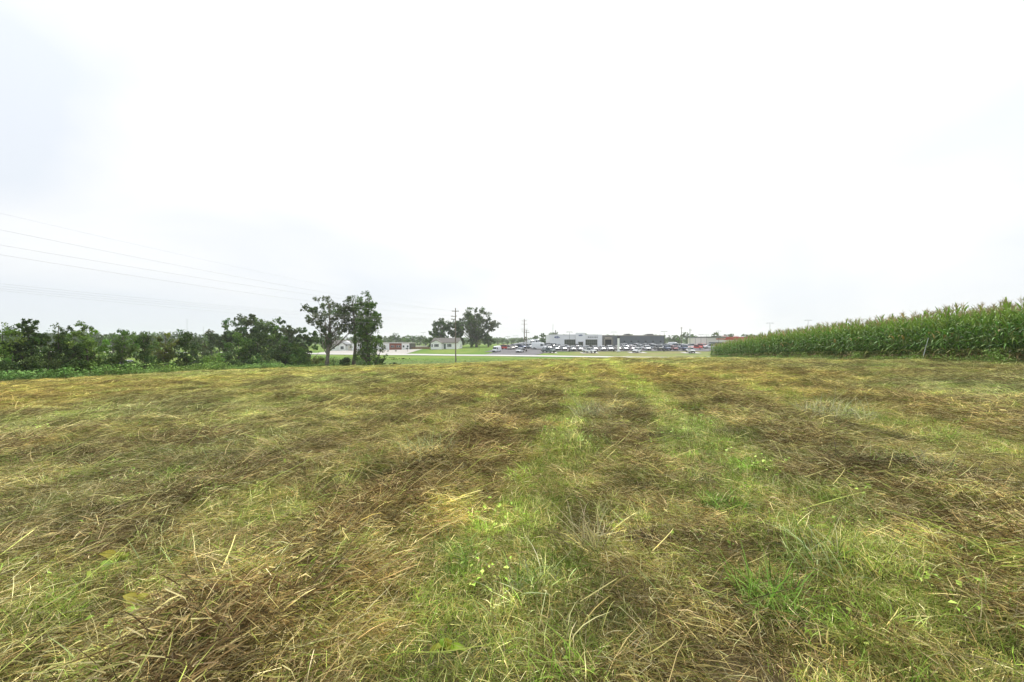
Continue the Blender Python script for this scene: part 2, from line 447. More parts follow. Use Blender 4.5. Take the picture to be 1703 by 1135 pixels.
def scatter(name, label, protos, pts, pidx, rot, scl, tint, material):
    """one object holding a few plant shapes and the spots they grow on; geometry nodes put a copy on every spot"""
    V, Q, C = join(*protos)
    pid = np.concatenate([np.full(len(p[0]), k) for k, p in enumerate(protos)])
    n0, n1 = len(V), len(pts)
    allv = np.concatenate([V, pts]); col = np.concatenate([C, np.ones((n1, 3))])
    me = quad_mesh(name, allv, Q, [material], col=col)
    def attr(nm, ty, key, arr):
        a = me.attributes.new(nm, ty, 'POINT'); a.data.foreach_set(key, np.ascontiguousarray(arr).ravel())
    attr('proto', 'INT', 'value', np.concatenate([pid, np.full(n1, -1)]).astype(np.int32))
    attr('pidx', 'INT', 'value', np.concatenate([np.full(n0, -1), pidx]).astype(np.int32))
    attr('prot', 'FLOAT_VECTOR', 'vector', np.concatenate([np.zeros((n0, 3)), rot]).astype(np.float32))
    attr('pscl', 'FLOAT_VECTOR', 'vector', np.concatenate([np.ones((n0, 3)), scl]).astype(np.float32))
    tt = np.ones((n0 + n1, 4)); tt[n0:, :3] = tint
    attr('ptint', 'FLOAT_COLOR', 'color', tt.astype(np.float32))
    ob = link(bpy.data.objects.new(name, me))
    g = bpy.data.node_groups.new(name + '_nodes', 'GeometryNodeTree')
    g.interface.new_socket(name='Geometry', in_out='INPUT', socket_type='NodeSocketGeometry')
    g.interface.new_socket(name='Geometry', in_out='OUTPUT', socket_type='NodeSocketGeometry')
    N = g.nodes.new; K = g.links.new
    gi = N('NodeGroupInput'); go = N('NodeGroupOutput'); jn = N('GeometryNodeJoinGeometry')
    def named(nm, ty):
        a = N('GeometryNodeInputNamedAttribute'); a.data_type = ty; a.inputs['Name'].default_value = nm; return a.outputs['Attribute']
    a_p, a_i, a_r, a_s = named('proto', 'INT'), named('pidx', 'INT'), named('prot', 'FLOAT_VECTOR'), named('pscl', 'FLOAT_VECTOR')
    for k in range(len(protos)):
        gs = []
        for att in (a_p, a_i):
            cmp_ = N('FunctionNodeCompare'); cmp_.data_type = 'INT'; cmp_.operation = 'EQUAL'
            K(att, cmp_.inputs[2]); cmp_.inputs[3].default_value = k
            sp = N('GeometryNodeSeparateGeometry'); sp.domain = 'POINT'
            K(gi.outputs[0], sp.inputs['Geometry']); K(cmp_.outputs[0], sp.inputs['Selection']); gs.append(sp.outputs['Selection'])
        ip = N('GeometryNodeInstanceOnPoints')
        K(gs[1], ip.inputs['Points']); K(gs[0], ip.inputs['Instance']); K(a_r, ip.inputs['Rotation']); K(a_s, ip.inputs['Scale'])
        K(ip.outputs[0], jn.inputs[0])
    K(jn.outputs[0], go.inputs[0])
    md = ob.modifiers.new('spread', 'NODES'); md.node_group = g
    return tag(ob, label, kind='stuff')

# ------------------------------------------------------------------ mown field cover
STRAW = [(.76, .70, .48), (.62, .53, .28), (.52, .43, .20), (.68, .61, .38), (.45, .34, .16), (.47, .44, .18)]
BROWN = [(.20, .145, .078), (.30, .225, .12), (.12, .088, .05), (.48, .395, .22), (.55, .47, .29)]
OLIVE = [(.33, .37, .12), (.42, .43, .16), (.25, .30, .09), (.50, .48, .22)]
DARK = [(.12, .09, .05), (.15, .11, .06), (.09, .08, .04)]  # near-black brown blades, standing in for inner straw lying in shade
GREEN = [(.25, .38, .075), (.33, .45, .11), (.19, .31, .06), (.40, .48, .15)]
FRESH = [(.30, .48, .09), (.38, .54, .14), (.23, .40, .06)]
PALE = [(.52, .58, .28), (.64, .64, .36), (.46, .52, .22)]
g1 = np.random.default_rng(5)
def litter(c1, c2, n=200, al=.2):
    return join(blades(n, .32, (.05, .24), (.0016, .0038), (-.15, .45), (-.05, .35), 2, c1, (.0, .085), al, g1),
                blades(n // 3, .32, (.03, .12), (.0025, .006), (-.3, .5), (0, .3), 1, c2, (.0, .08), None, g1),
                blades(max(2, n // 70), .32, (.3, .6), (.003, .006), (0, .35), (0, .2), 3, c1, (.03, .09), al, g1))
def mound(c1, c2, n=270, h=.085, R_=.34, long=.26):
    V, Q, C = blades(n, R_, (.05, long), (.0018, .0045), (-.1, .35), (.0, .35), 2, c1, (0, .02), .3, g1)
    V2, Q2, C2 = blades(n // 3, R_, (.05, .14), (.003, .008), (-.2, .7), (0, .3), 1, c2, (0, .03), None, g1)
    out_ = []
    for v, m_ in ((V, 6), (V2, 4)):
        b_ = v.reshape(-1, m_, 3); c0 = b_[:, :1, :2].copy(); r_ = np.hypot(c0[..., 0], c0[..., 1]) / R_
        lf = h * (1 - np.clip(r_, 0, 1) ** 2) * (.55 + .45 * np.sin(c0[..., 0] * 9 + 1) * np.cos(c0[..., 1] * 7))
        b_[..., 2] += np.maximum(lf, 0); out_.append(b_.reshape(-1, 3))
    return join((out_[0], Q, C), (out_[1], Q2, C2))
def stubble(c1, c2, n=140, h=(.05, .15)):
    return join(blades(n, .32, h, (.002, .005), (.7, 1.5), (.1, .6), 2, c1, (0, .02), None, g1),
                blades(n // 2, .32, (.06, .18), (.002, .005), (0, .5), (0, .3), 2, c2, (0, .05), .3, g1))
def tuft(c1, n=70, h=(.14, .34), rs=.35):
    return blades(n, .5, h, (.003, .008), (.75, 1.45), (.15, .75), 4, c1, (0, .01), None, g1, root_scale=rs)
P0 = [litter(STRAW, BROWN), litter(STRAW + OLIVE, BROWN + DARK), litter(STRAW + BROWN, OLIVE, al=.45),          # 0-2 straw
      litter(BROWN + DARK, BROWN + STRAW[:2]), litter(BROWN + OLIVE[:1] + DARK, BROWN), litter(BROWN + STRAW[:1], GREEN[:1], al=.45),  # 3-5 brown
      litter(OLIVE + GREEN[:2], STRAW), litter(OLIVE + STRAW[:2], GREEN),                               # 6-7 olive hay
      stubble(GREEN + OLIVE, STRAW, h=(.06, .17)), stubble(GREEN + STRAW[:2], OLIVE, 125, (.06, .2)), stubble(OLIVE + STRAW, BROWN), stubble(FRESH + GREEN, OLIVE, 125, (.07, .2)),  # 8-11 standing stubble
      tuft(PALE + GREEN[:1], 75, (.12, .27)), tuft(FRESH, 80, (.12, .3)), tuft(STRAW[:3] + PALE, 40, (.16, .34), .5),  # 12-14 tufts
      leaves_flat(30, .3, (.03, .07), (.03, .14), GREEN + FRESH, g1), leaves_flat(11, .28, (.03, .065), (.03, .12), [(.26, .32, .07), (.30, .31, .08), (.2, .3, .06)], g1)]  # 15-16 broad leaves
P0 += [mound(STRAW + BROWN + DARK, BROWN), mound(BROWN + STRAW[3:] + DARK, BROWN, h=.12), mound(OLIVE + STRAW[:2] + DARK, BROWN, h=.085), mound(OLIVE + GREEN[:1], BROWN, h=.10), mound(STRAW, BROWN, 150, .07, .3, .45)]   # 17-21

def green_amount(x0, y):
    s = 0.0
    for c_, w, h in [(-.45, .52, 1.25), (1.7, .6, 1.25), (5.2, .6, .85), (-3.0, .5, .45), (-8.2, .7, .35), (8.0, .6, .3), (10.1, .7, .3), (-11, .8, .3), (-14, .9, .3), (-20, 1.5, .3), (-27, 1.5, .3), (13.2, .8, .3), (17.4, .9, .7)]:
        cc = c_ + (vnoise(y * .2, y * 0 + c_, 7) - .5) * .25
        s = s + h * np.exp(-((x0 - cc) / w) ** 2)
    return s
def field_points(n):
    """more spots close to the viewer's path, fewer and larger ones far off"""
    u = g1.random(n)
    # density ~ (9/Y)^1.3 beyond 9 m, constant before
    ys = np.concatenate([np.linspace(.4, 9, 200), np.linspace(9, 79, 600)[1:]])
    dens = np.where(ys < 4.5, 2.1, np.where(ys < 9, 1.45, 1.25 * (9 / ys) ** 1.25)) * (2.75 * ys + 4)
    cdf = np.cumsum(dens * np.gradient(ys)); cdf /= cdf[-1]
    y = np.interp(u, cdf, ys); x = g1.uniform(-1, 1, n) * (1.375 * y + 2)
    x0 = x - SK * y
    k = (x0 > -43.3) & (x0 < 18.7)
    return x[k], y[k]
x, y = field_points(66000)
x0 = x - SK * y; n = len(x)
ga = green_amount(x0, y); ra = ridge_amount(x0, y)
n_a = .45 * fnoise(x * .6, y * .4, 41) + .55 * fnoise(x * 2.1, y * 1.5, 42, 2); n_b = .3 * fnoise(x * 1.0, y * .7, 43) + .7 * fnoise(x * 3.1, y * 2.1, 44, 2); n_c = fnoise(x0 * .22, y * .09, 45)
gprob = np.clip(ga * 1.1 + (n_a - .5) * 1.9 + .15 - ra * .9, 0, 1)
bprob = np.clip(ra * .55 + (n_b - .5) * 2.6 + .16 + (n_c - .5) * .7 + .14 * sstep(2, 8, x0) - .10 * sstep(5, 16, y) * (x0 < 3), 0, 1)
u1, u2, u3 = g1.random(n), g1.random(n), g1.random(n)
pid = np.where(u1 < gprob * .82,
               np.where(u2 < .40, 8, np.where(u2 < .66, 9, np.where(u2 < .86, 11, np.where(u2 < .90, 12, np.where(u2 < .93, 13, np.where(u2 < .96, 14, 15)))))),
               np.where(u3 < bprob, 3 + (u2 * 3).astype(int), np.where(u2 < .5, (u2 * 6).astype(int), np.where(u2 < .74, 6 + (u3 * 2).astype(int), np.where(u2 < .93, 10, np.where(u2 < .965, 14, np.where(u2 < .985, 12, 16)))))))
mo = g1.random(n) < np.clip(.15 + ra * .28 + .12 * sstep(.55, .7, n_b), 0, .5)
mo &= ga < .75
pid = np.where(mo, np.where(u3 < .3 + ra * .3, 18, np.where(u3 < .6, 17, np.where(u3 < .75, 19, np.where(u3 < .88, 20, 21)))), pid)
s_ = np.maximum(.72 + .28 * sstep(3, 9, y), (y / 9) ** .47) * g1.uniform(.8, 1.2, n)
flat = np.where(pid >= 17, np.clip(1.35 / s_, .4, 1.1) * (1 - .5 * sstep(30, 65, y)), np.clip(1.0 / s_ * 1.05, .3, 1.25)) * np.where((pid >= 12) & (pid <= 14), 1.0 - .35 * sstep(10, 50, y), 1)
scl = np.stack([s_, s_, s_ * flat * np.where((pid < 8), 1 + ra * .8, 1)], 1)
along_rot = -math.atan(SK) + g1.normal(0, .35, n)
tl = np.minimum(.15, .15 / s_ ** 1.8)
rot = np.stack([g1.normal(0, 1, n) * tl, g1.normal(0, 1, n) * tl, np.where(g1.random(n) < .5, along_rot, g1.random(n) * 6.28)], 1)
tn = ((.82 + .4 * fnoise(x * .3, y * .24, 47)) * g1.uniform(.5, 1.4, n) * (.75 + .5 * fnoise(x * 2.6, y * 1.9, 48, 2)))[:, None] * np.array([1.38, 1.34, .84])
tn[:, 2] *= 1 + .3 * (1 - sstep(3, 18, y))
dark_clump = sstep(.62, .72, fnoise(x0 * 2.4, y * 1.3, 61, 2)) * (ga < .9)  # dead hay tone, darkened in patches to suggest shadowed gaps at clumps
tn = tn * (1 - .45 * dark_clump)[:, None]; tn = tn * (1 + .35 * sstep(.62, .72, fnoise(x0 * 2.2, y * 1.5, 67, 2)))[:, None]
far_ = sstep(14, 45, y)[:, None]; tn = tn * (1 + far_ * np.array([.13, .24, .14]))
tn = tn * np.where((pid >= 3) & (pid <= 5), 1.15, 1.0)[:, None]
warm = (fnoise(x * .12, y * .09, 49) - .5)[:, None]
tn = tn * (1 + warm * np.array([.38, .02, -.35]))
z = ground(x, y) + g1.uniform(-.035, .03, n) * np.minimum(1.2, s_)
scatter('mown_grass', 'cut hay, straw and short regrown grass covering the mown field', P0, np.stack([x, y, z], 1), pid, rot, scl, tn, M_blade)

# single tufts that stand out in the foreground
for px, Y, hh, n_, cols, rs, lab in [(1280, 2.75, (.15, .36), 170, FRESH, .16, 'bright green grass tuft between hay swaths near the bottom right'), (745, 3.3, (.10, .26), 210, FRESH + GREEN, .22, 'fresh green grass patch on the left edge of the middle strip'),
                                     (985, 3.5, (.25, .52), 55, [(.62, .56, .32), (.55, .50, .26)], .12, 'tall straw coloured dry stems in the middle strip'), (880, 2.9, (.15, .34), 120, GREEN + PALE, .13, 'upright yellow green grass tuft in the middle strip'),
                                     (1210, 4.3, (.10, .25), 170, FRESH, .2, 'small bright tuft at the edge of the right green strip'), (1500, 4.9, (.15, .36), 260, FRESH + PALE, .34, 'large light green tuft among the right hand swaths'),
                                     (285, 5.6, (.08, .18), 200, FRESH, .22, 'low vivid green tuft alone among straw on the left'), (1075, 3.6, (.10, .22), 160, [(.10, .075, .04), (.2, .15, .08)], .09, 'dark brown dead clump in the wheel track'),
                                     (715, 6.2, (.25, .5), 150, PALE, .3, 'tall pale green bunch left of the middle strip'), (1385, 8.6, (.3, .6), 240, PALE + STRAW[:1], .55, 'pale tall bunch of uncut grass right of the middle'), (990, 9.0, (.3, .55), 200, STRAW[:3] + PALE, .35, 'dry seedy bunch in the middle strip further off'),
                                     (1370, 3.1, (.2, .42), 90, PALE + GREEN, .2, 'loose long bladed tuft at the lower right')]:
    xx = X(px, Y); V_, Q_, C_ = blades(int(n_ * 1.5), rs * 1.15, (hh[0] * 1.2, hh[1] * 1.25), (.0035, .008), (.75, 1.5), (.1, .7), 5, cols, (0, .01), None, g1)
    o = link(bpy.data.objects.new('grass_tuft', quad_mesh('grass_tuft', V_, Q_, [M_leaf], col=C_))); o.location = (xx, Y, gz(xx, Y))
    tag(o, lab, 'grass tuft')

# tall grass and weeds along the edges --------------------------------
WEED = [(.19, .33, .06), (.24, .38, .08), (.15, .28, .05), (.30, .42, .10)]
def weedy(n=70, h=(.4, .8)):
    st = blades(12, .3, h, (.006, .012), (1.1, 1.5), (0, .2), 3, OLIVE, (0, .01), None, g1)
    a = g1.random(n) * 6.28; r = .38 * np.sqrt(g1.random(n))
    lf = leaves_flat(n, .4, (.10, .2), (.08, h[1] * .95), WEED, g1)
    return join(st, lf, blades(50, .4, (.2, .6), (.006, .012), (.8, 1.4), (.1, .5), 3, WEED + OLIVE, (0, .01), None, g1))
PW = [weedy(), weedy(90, (.5, .95)), weedy(50, (.3, .6)), tuft(WEED + PALE, 120, (.35, .85), .7), tuft(OLIVE + STRAW[:2], 110, (.3, .8), .7), tuft(FRESH + WEED, 120, (.3, .7), .7)]
def strip(name, label, xs, ys, sc=(.7, 1.2), protos=PW, mat_=None, probs=None, tint=1.0, zoff=0):
    m = len(xs); pi = g1.choice(len(protos), m, p=probs)
    s = g1.uniform(sc[0], sc[1], m)
    tt = g1.uniform(.75, 1.2, (m, 1)) * np.ones(3) * (1 + (fnoise(xs * .15, ys * .15, 53)[:, None] - .5) * np.array([.5, .0, -.4])) * tint
    return scatter(name, label, protos, np.stack([xs, ys, ground(xs, ys) + zoff], 1), pi, np.stack([g1.normal(0, .08, m), g1.normal(0, .08, m), g1.random(m) * 6.28], 1), np.stack([s, s, s * g1.uniform(.7, 1.15, m)], 1), tt, mat_ or M_blade)
m = 2100; ys = g1.uniform(18, 80, m); w_ = g1.random(m) ** 1.5
strip('edge_weeds', 'bright green weeds growing along the left edge of the mown field', -42.9 - 5.5 * w_ + SK * ys + (vnoise(ys * .3, ys * 0, 3) - .5) * 1.6, ys, (.7, 1.5))
m = 1500; ys = g1.uniform(6, 74, m)
strip('corn_edge_grass', 'tall green grass at the foot of the corn', 18.15 + .9 * g1.random(m) ** 1.6 - .2 + SK * ys, ys, (.25, .7), probs=[.08, .05, .2, .27, .15, .25])
m = 3800; ys = 79 + 38 * g1.random(m); xs = -34 + 78 * g1.random(m)
k = np.abs(xs) < 200
strip('rough_grass', 'rough unmown grass in the dip beyond the field', xs, ys, (.25, .5), probs=[.06, .03, .08, .36, .2, .27], tint=1.0)
m = 900; ys = 74 + 8 * g1.random(m); xs = -33 + 60 * g1.random(m)
strip('field_end_grass', 'uneven grass fringe at the far end of the mown field', xs, ys, (.15, .32), probs=[.02, .02, .03, .3, .43, .2])
m = 500; ys = 70 + 14 * g1.random(m); xs = 18.0 + SK * ys + g1.uniform(-9, 6, m)
strip('corner_weeds', 'low green weeds at the near corner of the corn by the road', xs, ys, (.2, .45))
m = 2600; ys = g1.uniform(30, 105, m); xs = -49 + SK * ys - 30 * g1.random(m)
strip('hedgerow_undergrowth', 'weeds and brambles under the hedgerow trees', xs, ys, (.9, 1.9), probs=[.3, .25, .15, .15, .05, .1], tint=.8)
# a few broad leaved plants that stand out in the foreground --------------
def big_leaf(parent, L_, w, az, el, colr, name='leaf'):
    k = np.linspace(0, 1, 7); prof = np.sin(np.pi * k ** .8) * w / 2 + .001
    d = np.array([math.cos(az), math.sin(az)]); sd = np.array([-d[1], d[0]])
    vs = []
    for kk, p in zip(k, prof):
        h = L_ * (math.sin(el) * kk - .55 * kk * kk); c_ = d * L_ * kk * math.cos(el)
        for sgn in (-1, 0, 1):
            vs.append((c_[0] + sd[0] * p * sgn, c_[1] + sd[1] * p * sgn, h + abs(sgn) * p * .35 + .02))
    q = [(i * 3 + j, i * 3 + j + 1, i * 3 + j + 4, i * 3 + j + 3) for i in range(6) for j in range(2)]
    me = quad_mesh(name, vs, q, [M_leaf], col=np.tile(colr, (len(vs), 1)), smooth=True)
    return link(bpy.data.objects.new(name, me), parent)
for px, Y, s, nl, colr, lab in [(1612, 3.15, .2, 4, (.22, .26, .04), 'large dull green dock plant flattened among cut hay'), (1180, 5.2, .0, 0, None, None),
                                (225, 2.75, .16, 5, (.36, .38, .06), 'yellow green broad leaved weed in the cut hay'), (740, 2.35, .13, 6, (.26, .36, .03), 'small bright green oval leaved weed standing in thin grass'),
                                (195, 3.4, .22, 4, (.28, .34, .04), 'low plant with long light green leaves beside a straw ridge'), (520, 2.45, .14, 6, (.36, .38, .05), 'pale yellow green leafy weed near the bottom edge of the field'),
                                (1165, 9.8, .3, 9, (.12, .22, .06), 'dark green leafy plant pressed down in a hay ridge')]:
    if not nl: continue
    xx = X(px, Y); rt = empty('weed_plant', (xx, Y, gz(xx, Y) + .03)); tag(rt, lab, 'weed')
    for i in range(nl):
        big_leaf(rt, s * random.uniform(.7, 1.1), s * .42, i * 6.28 / nl + random.uniform(-.4, .4), random.uniform(.5, 1.1), tuple(v * random.uniform(.55, .9) for v in colr))
# ------------------------------------------------------------------ corn
CG = [(.11, .205, .03), (.15, .25, .04), (.07, .145, .02), (.16, .26, .04)]
def corn_leaf(L_, w, z0, az, el, droop, colr, rg):
    n = 9; k = np.linspace(0, 1, n)
    prof = w / 2 * np.where(k < .15, .45 + k / .15 * .55, np.maximum(0.03, 1 - ((k - .15) / .85) ** 2.2))
    d = np.array([math.cos(az), math.sin(az)]); sd = np.array([-d[1], d[0]])
    hx = L_ * (np.cos(el) * k + .12 * k ** 2); hz = L_ * (np.sin(el) * k - droop * k ** 2.3)
    tw = rg.normal(0, .35) * k; wav = .012 * np.sin(k * 20 + rg.random() * 6)
    vs = []
    for i in range(n):
        for sg in (-1, 0, 1):
            off = prof[i] * sg
            vs.append((d[0] * hx[i] + sd[0] * off * math.cos(tw[i]), d[1] * hx[i] + sd[1] * off * math.cos(tw[i]),
                       z0 + hz[i] + abs(sg) * prof[i] * .35 + off * math.sin(tw[i]) + sg * wav[i]))
    q = np.array([(i * 3 + j, i * 3 + j + 1, i * 3 + j + 4, i * 3 + j + 3) for i in range(n - 1) for j in range(2)])
    c = np.tile(np.array(colr), (len(vs), 1)); c[1::3] *= 1.35
    return np.array(vs), q, c
def tube_np(pts, rad, colr, n=5):
    mb = MB().tube(pts, rad, n, cap=False)
    return np.array(mb.v), np.array(mb.f), np.tile(np.array(colr, float), (len(mb.v), 1))
def corn_variant(seed):
    rg = np.random.default_rng(seed)
    H = rg.uniform(2.3, 2.6); plane = rg.random() * 6.28
    stalk = tube_np([(0, 0, 0), (.01, 0, H * .5), (0, .01, H)], [.014, .011, .006], (.20, .27, .08), 6)
    ears = tube_np([(.02, 0, H * .42), (.06, .01, H * .5), (.08, .02, H * .57)], [.012, .03, .008], (.28, .33, .12), 6)
    stalk = join(stalk, ears) if rg.random() < .7 else stalk
    lv = []
    nl = 13
    for i in range(nl):
        f = i / (nl - 1); z0 = .18 + f * (H - .22)
        az = plane + (i % 2) * math.pi + rg.normal(0, .45)
        L_ = (.62 + .35 * math.sin(math.pi * min(1, f * 1.15))) * rg.uniform(.85, 1.1) * (1 if f < .8 else .85)
        el = .55 + .62 * f + rg.normal(0, .1); droop = max(.15, 1.0 - .72 * f + rg.normal(0, .12))
        c = tuple(v * rg.uniform(.75, 1.15) for v in CG[rg.integers(4)])
        if f < .12: c = (.34, .25, .11)
        elif f < .2 and rg.random() < .6: c = (.36, .34, .12)
        elif f > .75: c = (.20, .31, .05)
        if rg.random() < .035: c = (.45, .33, .12)
        lv.append(corn_leaf(L_, rg.uniform(.07, .1), z0, az, el, droop, c, rg))
    ts = [tube_np([(0, 0, H - .02), (0, 0, H + rg.uniform(.3, .42))], [.008, .005], (.50, .42, .22), 4)]
    for j in range(7):
        a = rg.random() * 6.28; l = rg.uniform(.14, .26); z0 = H + .05 + j * .02
        ts.append(tube_np([(0, 0, z0), (math.cos(a) * l * .35, math.sin(a) * l * .35, z0 + l * .75), (math.cos(a) * l * .6, math.sin(a) * l * .6, z0 + l * .9)], [.007, .006, .003], (.52, .44, .24), 3))
    return stalk, lv, join(*ts)
CV = [corn_variant(100 + i) for i in range(8)]
ROW0 = 18.9
# near plants of the edge row, with parts
def qm(nm, p, m_): return quad_mesh(nm, *p[:2], [m_], col=p[2], smooth=True)
parts_meshes = [(qm('stalk', s_, M_corn), [qm('leaf', l_, M_corn) for l_ in lv], qm('tassel', t_, M_corn)) for s_, lv, t_ in CV]
whole_meshes = [qm('corn_plant', join(s_, *lv, t_), M_corn) for s_, lv, t_ in CV]
crg = np.random.default_rng(77)
yy = 19.2; rowys = []
while len(rowys) < 296 and yy < 73:
    rowys.append(yy); yy += .178 * crg.uniform(.85, 1.18)
cx = ROW0 + SK * np.array(rowys) + crg.normal(0, .035, len(rowys)); cz = ground(cx, np.array(rowys))
for i, (x_, y_, z_) in enumerate(zip(cx, rowys, cz)):
    v = int(crg.integers(8)); sc = crg.uniform(.91, 1.1) * (1 - .17 * float(sstep(46, 70, y_)))
    if y_ < 31:
        o = empty('corn_plant', (x_, y_, z_))
        sm, ls, tm = parts_meshes[v]
        link(bpy.data.objects.new('stalk', sm), o)
        for lm in ls: link(bpy.data.objects.new('leaf', lm), o)
        link(bpy.data.objects.new('tassel', tm), o)
        tag(o, 'tall tasselled green corn plant in the outer row nearer the camera', 'corn plant', 'corn plants in the outer row, near stretch')
    else:
        o = link(bpy.data.objects.new('corn_plant', whole_meshes[v])); o.location = (x_, y_, z_)
        tag(o, 'tall green corn plant in the outer row towards its far end', 'corn plant', 'corn plants in the outer row, far stretch')
    o.rotation_euler = (crg.normal(0, .05), crg.normal(0, .05), crg.random() * 6.28); o.scale = (sc, sc, sc)
ys_, xs_ = [], []
for k in range(0, 16):
    y0_ = (8 if k else 8); y1_ = 73 + crg.uniform(-.3, .4)
    yr = np.arange(y0_, y1_, .19 if k < 6 else .26); yr = yr + crg.uniform(-.05, .05, len(yr))
    if k == 0: yr = yr[yr < 19.1]
    ys_.append(yr); xs_.append(ROW0 + .76 * k + SK * yr + crg.normal(0, .04, len(yr)))
ys_ = np.concatenate(ys_); xs_ = np.concatenate(xs_); m = len(xs_)
s = crg.uniform(.9, 1.1, m) * (1 - .17 * sstep(46, 70, ys_))
scatter('cornfield', 'dense green corn filling the field behind its outer row', [join(s_, *lv, t_) for s_, lv, t_ in CV],
        np.stack([xs_, ys_, ground(xs_, ys_)], 1), crg.integers(0, 8, m), np.stack([crg.normal(0, .05, m), crg.normal(0, .05, m), crg.random(m) * 6.28], 1),
        np.stack([s, s, s], 1), crg.uniform(.7, 1.2, (m, 1)) * np.array([1, 1, 1]), M_corn_i)

# leaning stake at the corn edge
Y_ = 25.4; bx = X(1533, Y_); zb = gz(bx, Y_)
o = MB().tube([(0, 0, -.05), (.20, .02, .68), (.41, .04, 1.36)], [.018, .018, .017], 8).build('marker_stake', M_white)
o.location = (bx, Y_, zb); tag(o, 'thin white stake leaning against the edge of the corn', 'stake')

# ------------------------------------------------------------------ trees
TG = dict(dark=[(.07, .12, .03), (.095, .15, .036), (.06, .10, .026)], mid=[(.10, .18, .035), (.125, .205, .045), (.085, .15, .03)],
          light=[(.16, .27, .045), (.20, .31, .06), (.13, .225, .04)], grey=[(.105, .145, .055), (.125, .17, .065), (.085, .12, .045)],
          yellow=[(.18, .22, .045), (.14, .19, .04), (.20, .21, .06)])
def tree_meshes(H, W, hb=.3, nb=40, nleaf=6000, ls=.3, tone='mid', seed=1, trunk_r=.2, blob=.13, lean=(0, 0), forks=1, flat_top=0, wide=1.0, bark=None, limbs=True, shape=1.0):
    rg = np.random.default_rng(seed)
    # trunk path(s)
    def path(f):   # point on the leading stem at fraction f of H
        return np.array([lean[0] * f * f * H + .02 * H * math.sin(f * 5 + seed), lean[1] * f * f * H + .02 * H * math.sin(f * 4 + 2 * seed), f * H])
    mb = MB()
    top = .9
    fs = np.linspace(0, top, 8)
    mb.tube([path(f) - (np.array([0, 0, .3]) if f == 0 else 0) for f in fs], [trunk_r * (1.25 if f == 0 else 1) * (1 - .88 * f) for f in fs], 8)
    # foliage clusters through the crown
    cen = []; tries = 0
    zc = (hb + 1) / 2; rz = (1 - hb) / 2
    while len(cen) < nb and tries < 6000:
        tries += 1
        d = rg.normal(size=3); d /= np.linalg.norm(d); r = rg.random() ** .38
        p = d * r
        wob = 1 + .35 * math.sin(3 * math.atan2(d[1], d[0]) + seed) * .5 + .25 * math.sin(5 * d[2] + seed * 2)
        f = zc + rz * p[2] * (1 - blob * .4)
        if p[2] > 0 and flat_top: p[:2] *= 1 + flat_top * p[2]
        if p[2] < 0: p[:2] *= 1 - (1 - shape) * (-p[2])
        c_ = path(min(.95, f)) * np.array([1, 1, 0]) + np.array([p[0] * W / 2 * wob, p[1] * W / 2 * wob * wide, f * H])
        if all(np.linalg.norm(c_ - o) > blob * H * .62 for o in cen): cen.append(c_)
    cen = np.array(cen)
    if limbs:
        for c_ in cen:
            hd = math.hypot(*(c_[:2])); f0 = max(hb * .55, min(.85, (c_[2] - hd * rg.uniform(.8, 1.5)) / H))
            a = path(f0); mid = (a + c_) / 2 + np.array([0, 0, -.06 * H * rg.random()]) + rg.normal(0, .015 * H, 3)
            r0 = max(.012 * H / 8, trunk_r * (1 - .9 * f0) * rg.uniform(.3, .5))
            mb.tube([a, mid, c_], [r0, r0 * .6, r0 * .2], 5, cap=False)
            for _ in range(3):
                e = c_ + rg.normal(0, blob * H * .5, 3); mb.tube([mid * .3 + c_ * .7, e], [r0 * .35, r0 * .1], 4, cap=False)
    trunk = mb.mesh('trunk', bark or M_bark, True)
    # leaves
    per = rg.dirichlet(np.full(len(cen), 6)) * nleaf; per = np.maximum(8, per.astype(int))
    ci = np.repeat(np.arange(len(cen)), per); n = len(ci)
    d = rg.normal(size=(n, 3)); d /= np.linalg.norm(d, axis=1, keepdims=True)
    rad = blob * H * rg.uniform(.65, 1.25, len(cen))
    # sub clumps within each cluster
    nsub = 9; sub = rg.normal(size=(len(cen), nsub, 3)); sub /= np.linalg.norm(sub, axis=2, keepdims=True); sub *= rg.uniform(.35, 1, (len(cen), nsub, 1))
    si = rg.integers(0, nsub, n)
    P = cen[ci] + sub[ci, si] * rad[ci, None] * np.array([1, 1, .75]) + d * (rad[ci] * .38 * rg.random(n) ** .5)[:, None]
    P[:, 2] = np.maximum(P[:, 2], .05)
    a1 = rg.normal(size=(n, 3)); a1 /= np.linalg.norm(a1, axis=1, keepdims=True); a2 = np.cross(a1, rg.normal(size=(n, 3))); a2 /= np.linalg.norm(a2, axis=1, keepdims=True)
    s = ls * rg.uniform(.5, 1.15, (n, 1))
    V = np.stack([P - a1 * s * .5, P + a2 * s * .33 + a1 * s * .05, P + a1 * s * .55, P - a2 * s * .3], 1).reshape(-1, 3)
    pal = np.array(TG[tone]); ct = rg.uniform(.65, 1.4, (len(cen), 1)) * (1 + rg.normal(0, .06, (len(cen), 3)))
    C = pal[rg.integers(0, len(pal), n)] * ct[ci] * rg.uniform(.75, 1.3, (n, 1))
    crown = quad_mesh('crown', V, np.arange(4 * n).reshape(-1, 4), [M_leaf], col=np.repeat(C, 4, axis=0))
    return trunk, crown
def put_tree(name, meshes, loc, label, cat='tree', group=None, rz=0, scl=(1, 1, 1)):
    o = empty(name, loc, rz); o.scale = scl
    link(bpy.data.objects.new('trunk', meshes[0]), o); link(bpy.data.objects.new('crown', meshes[1]), o)
    return tag(o, label, cat, group)
def tree_at(name, px, Y, topv, wpx, label, tone='mid', cat='tree', sink=0, **k):
    x_, y_, z_ = on_ground(px, Y); z_ -= sink
    H = Zv(topv, Y) - z_; W = wpx / F * Y
    return put_tree(name, tree_meshes(H, W, tone=tone, seed=int(px * 7 + Y) + 2000, **k), (x_, y_, z_), label, cat)

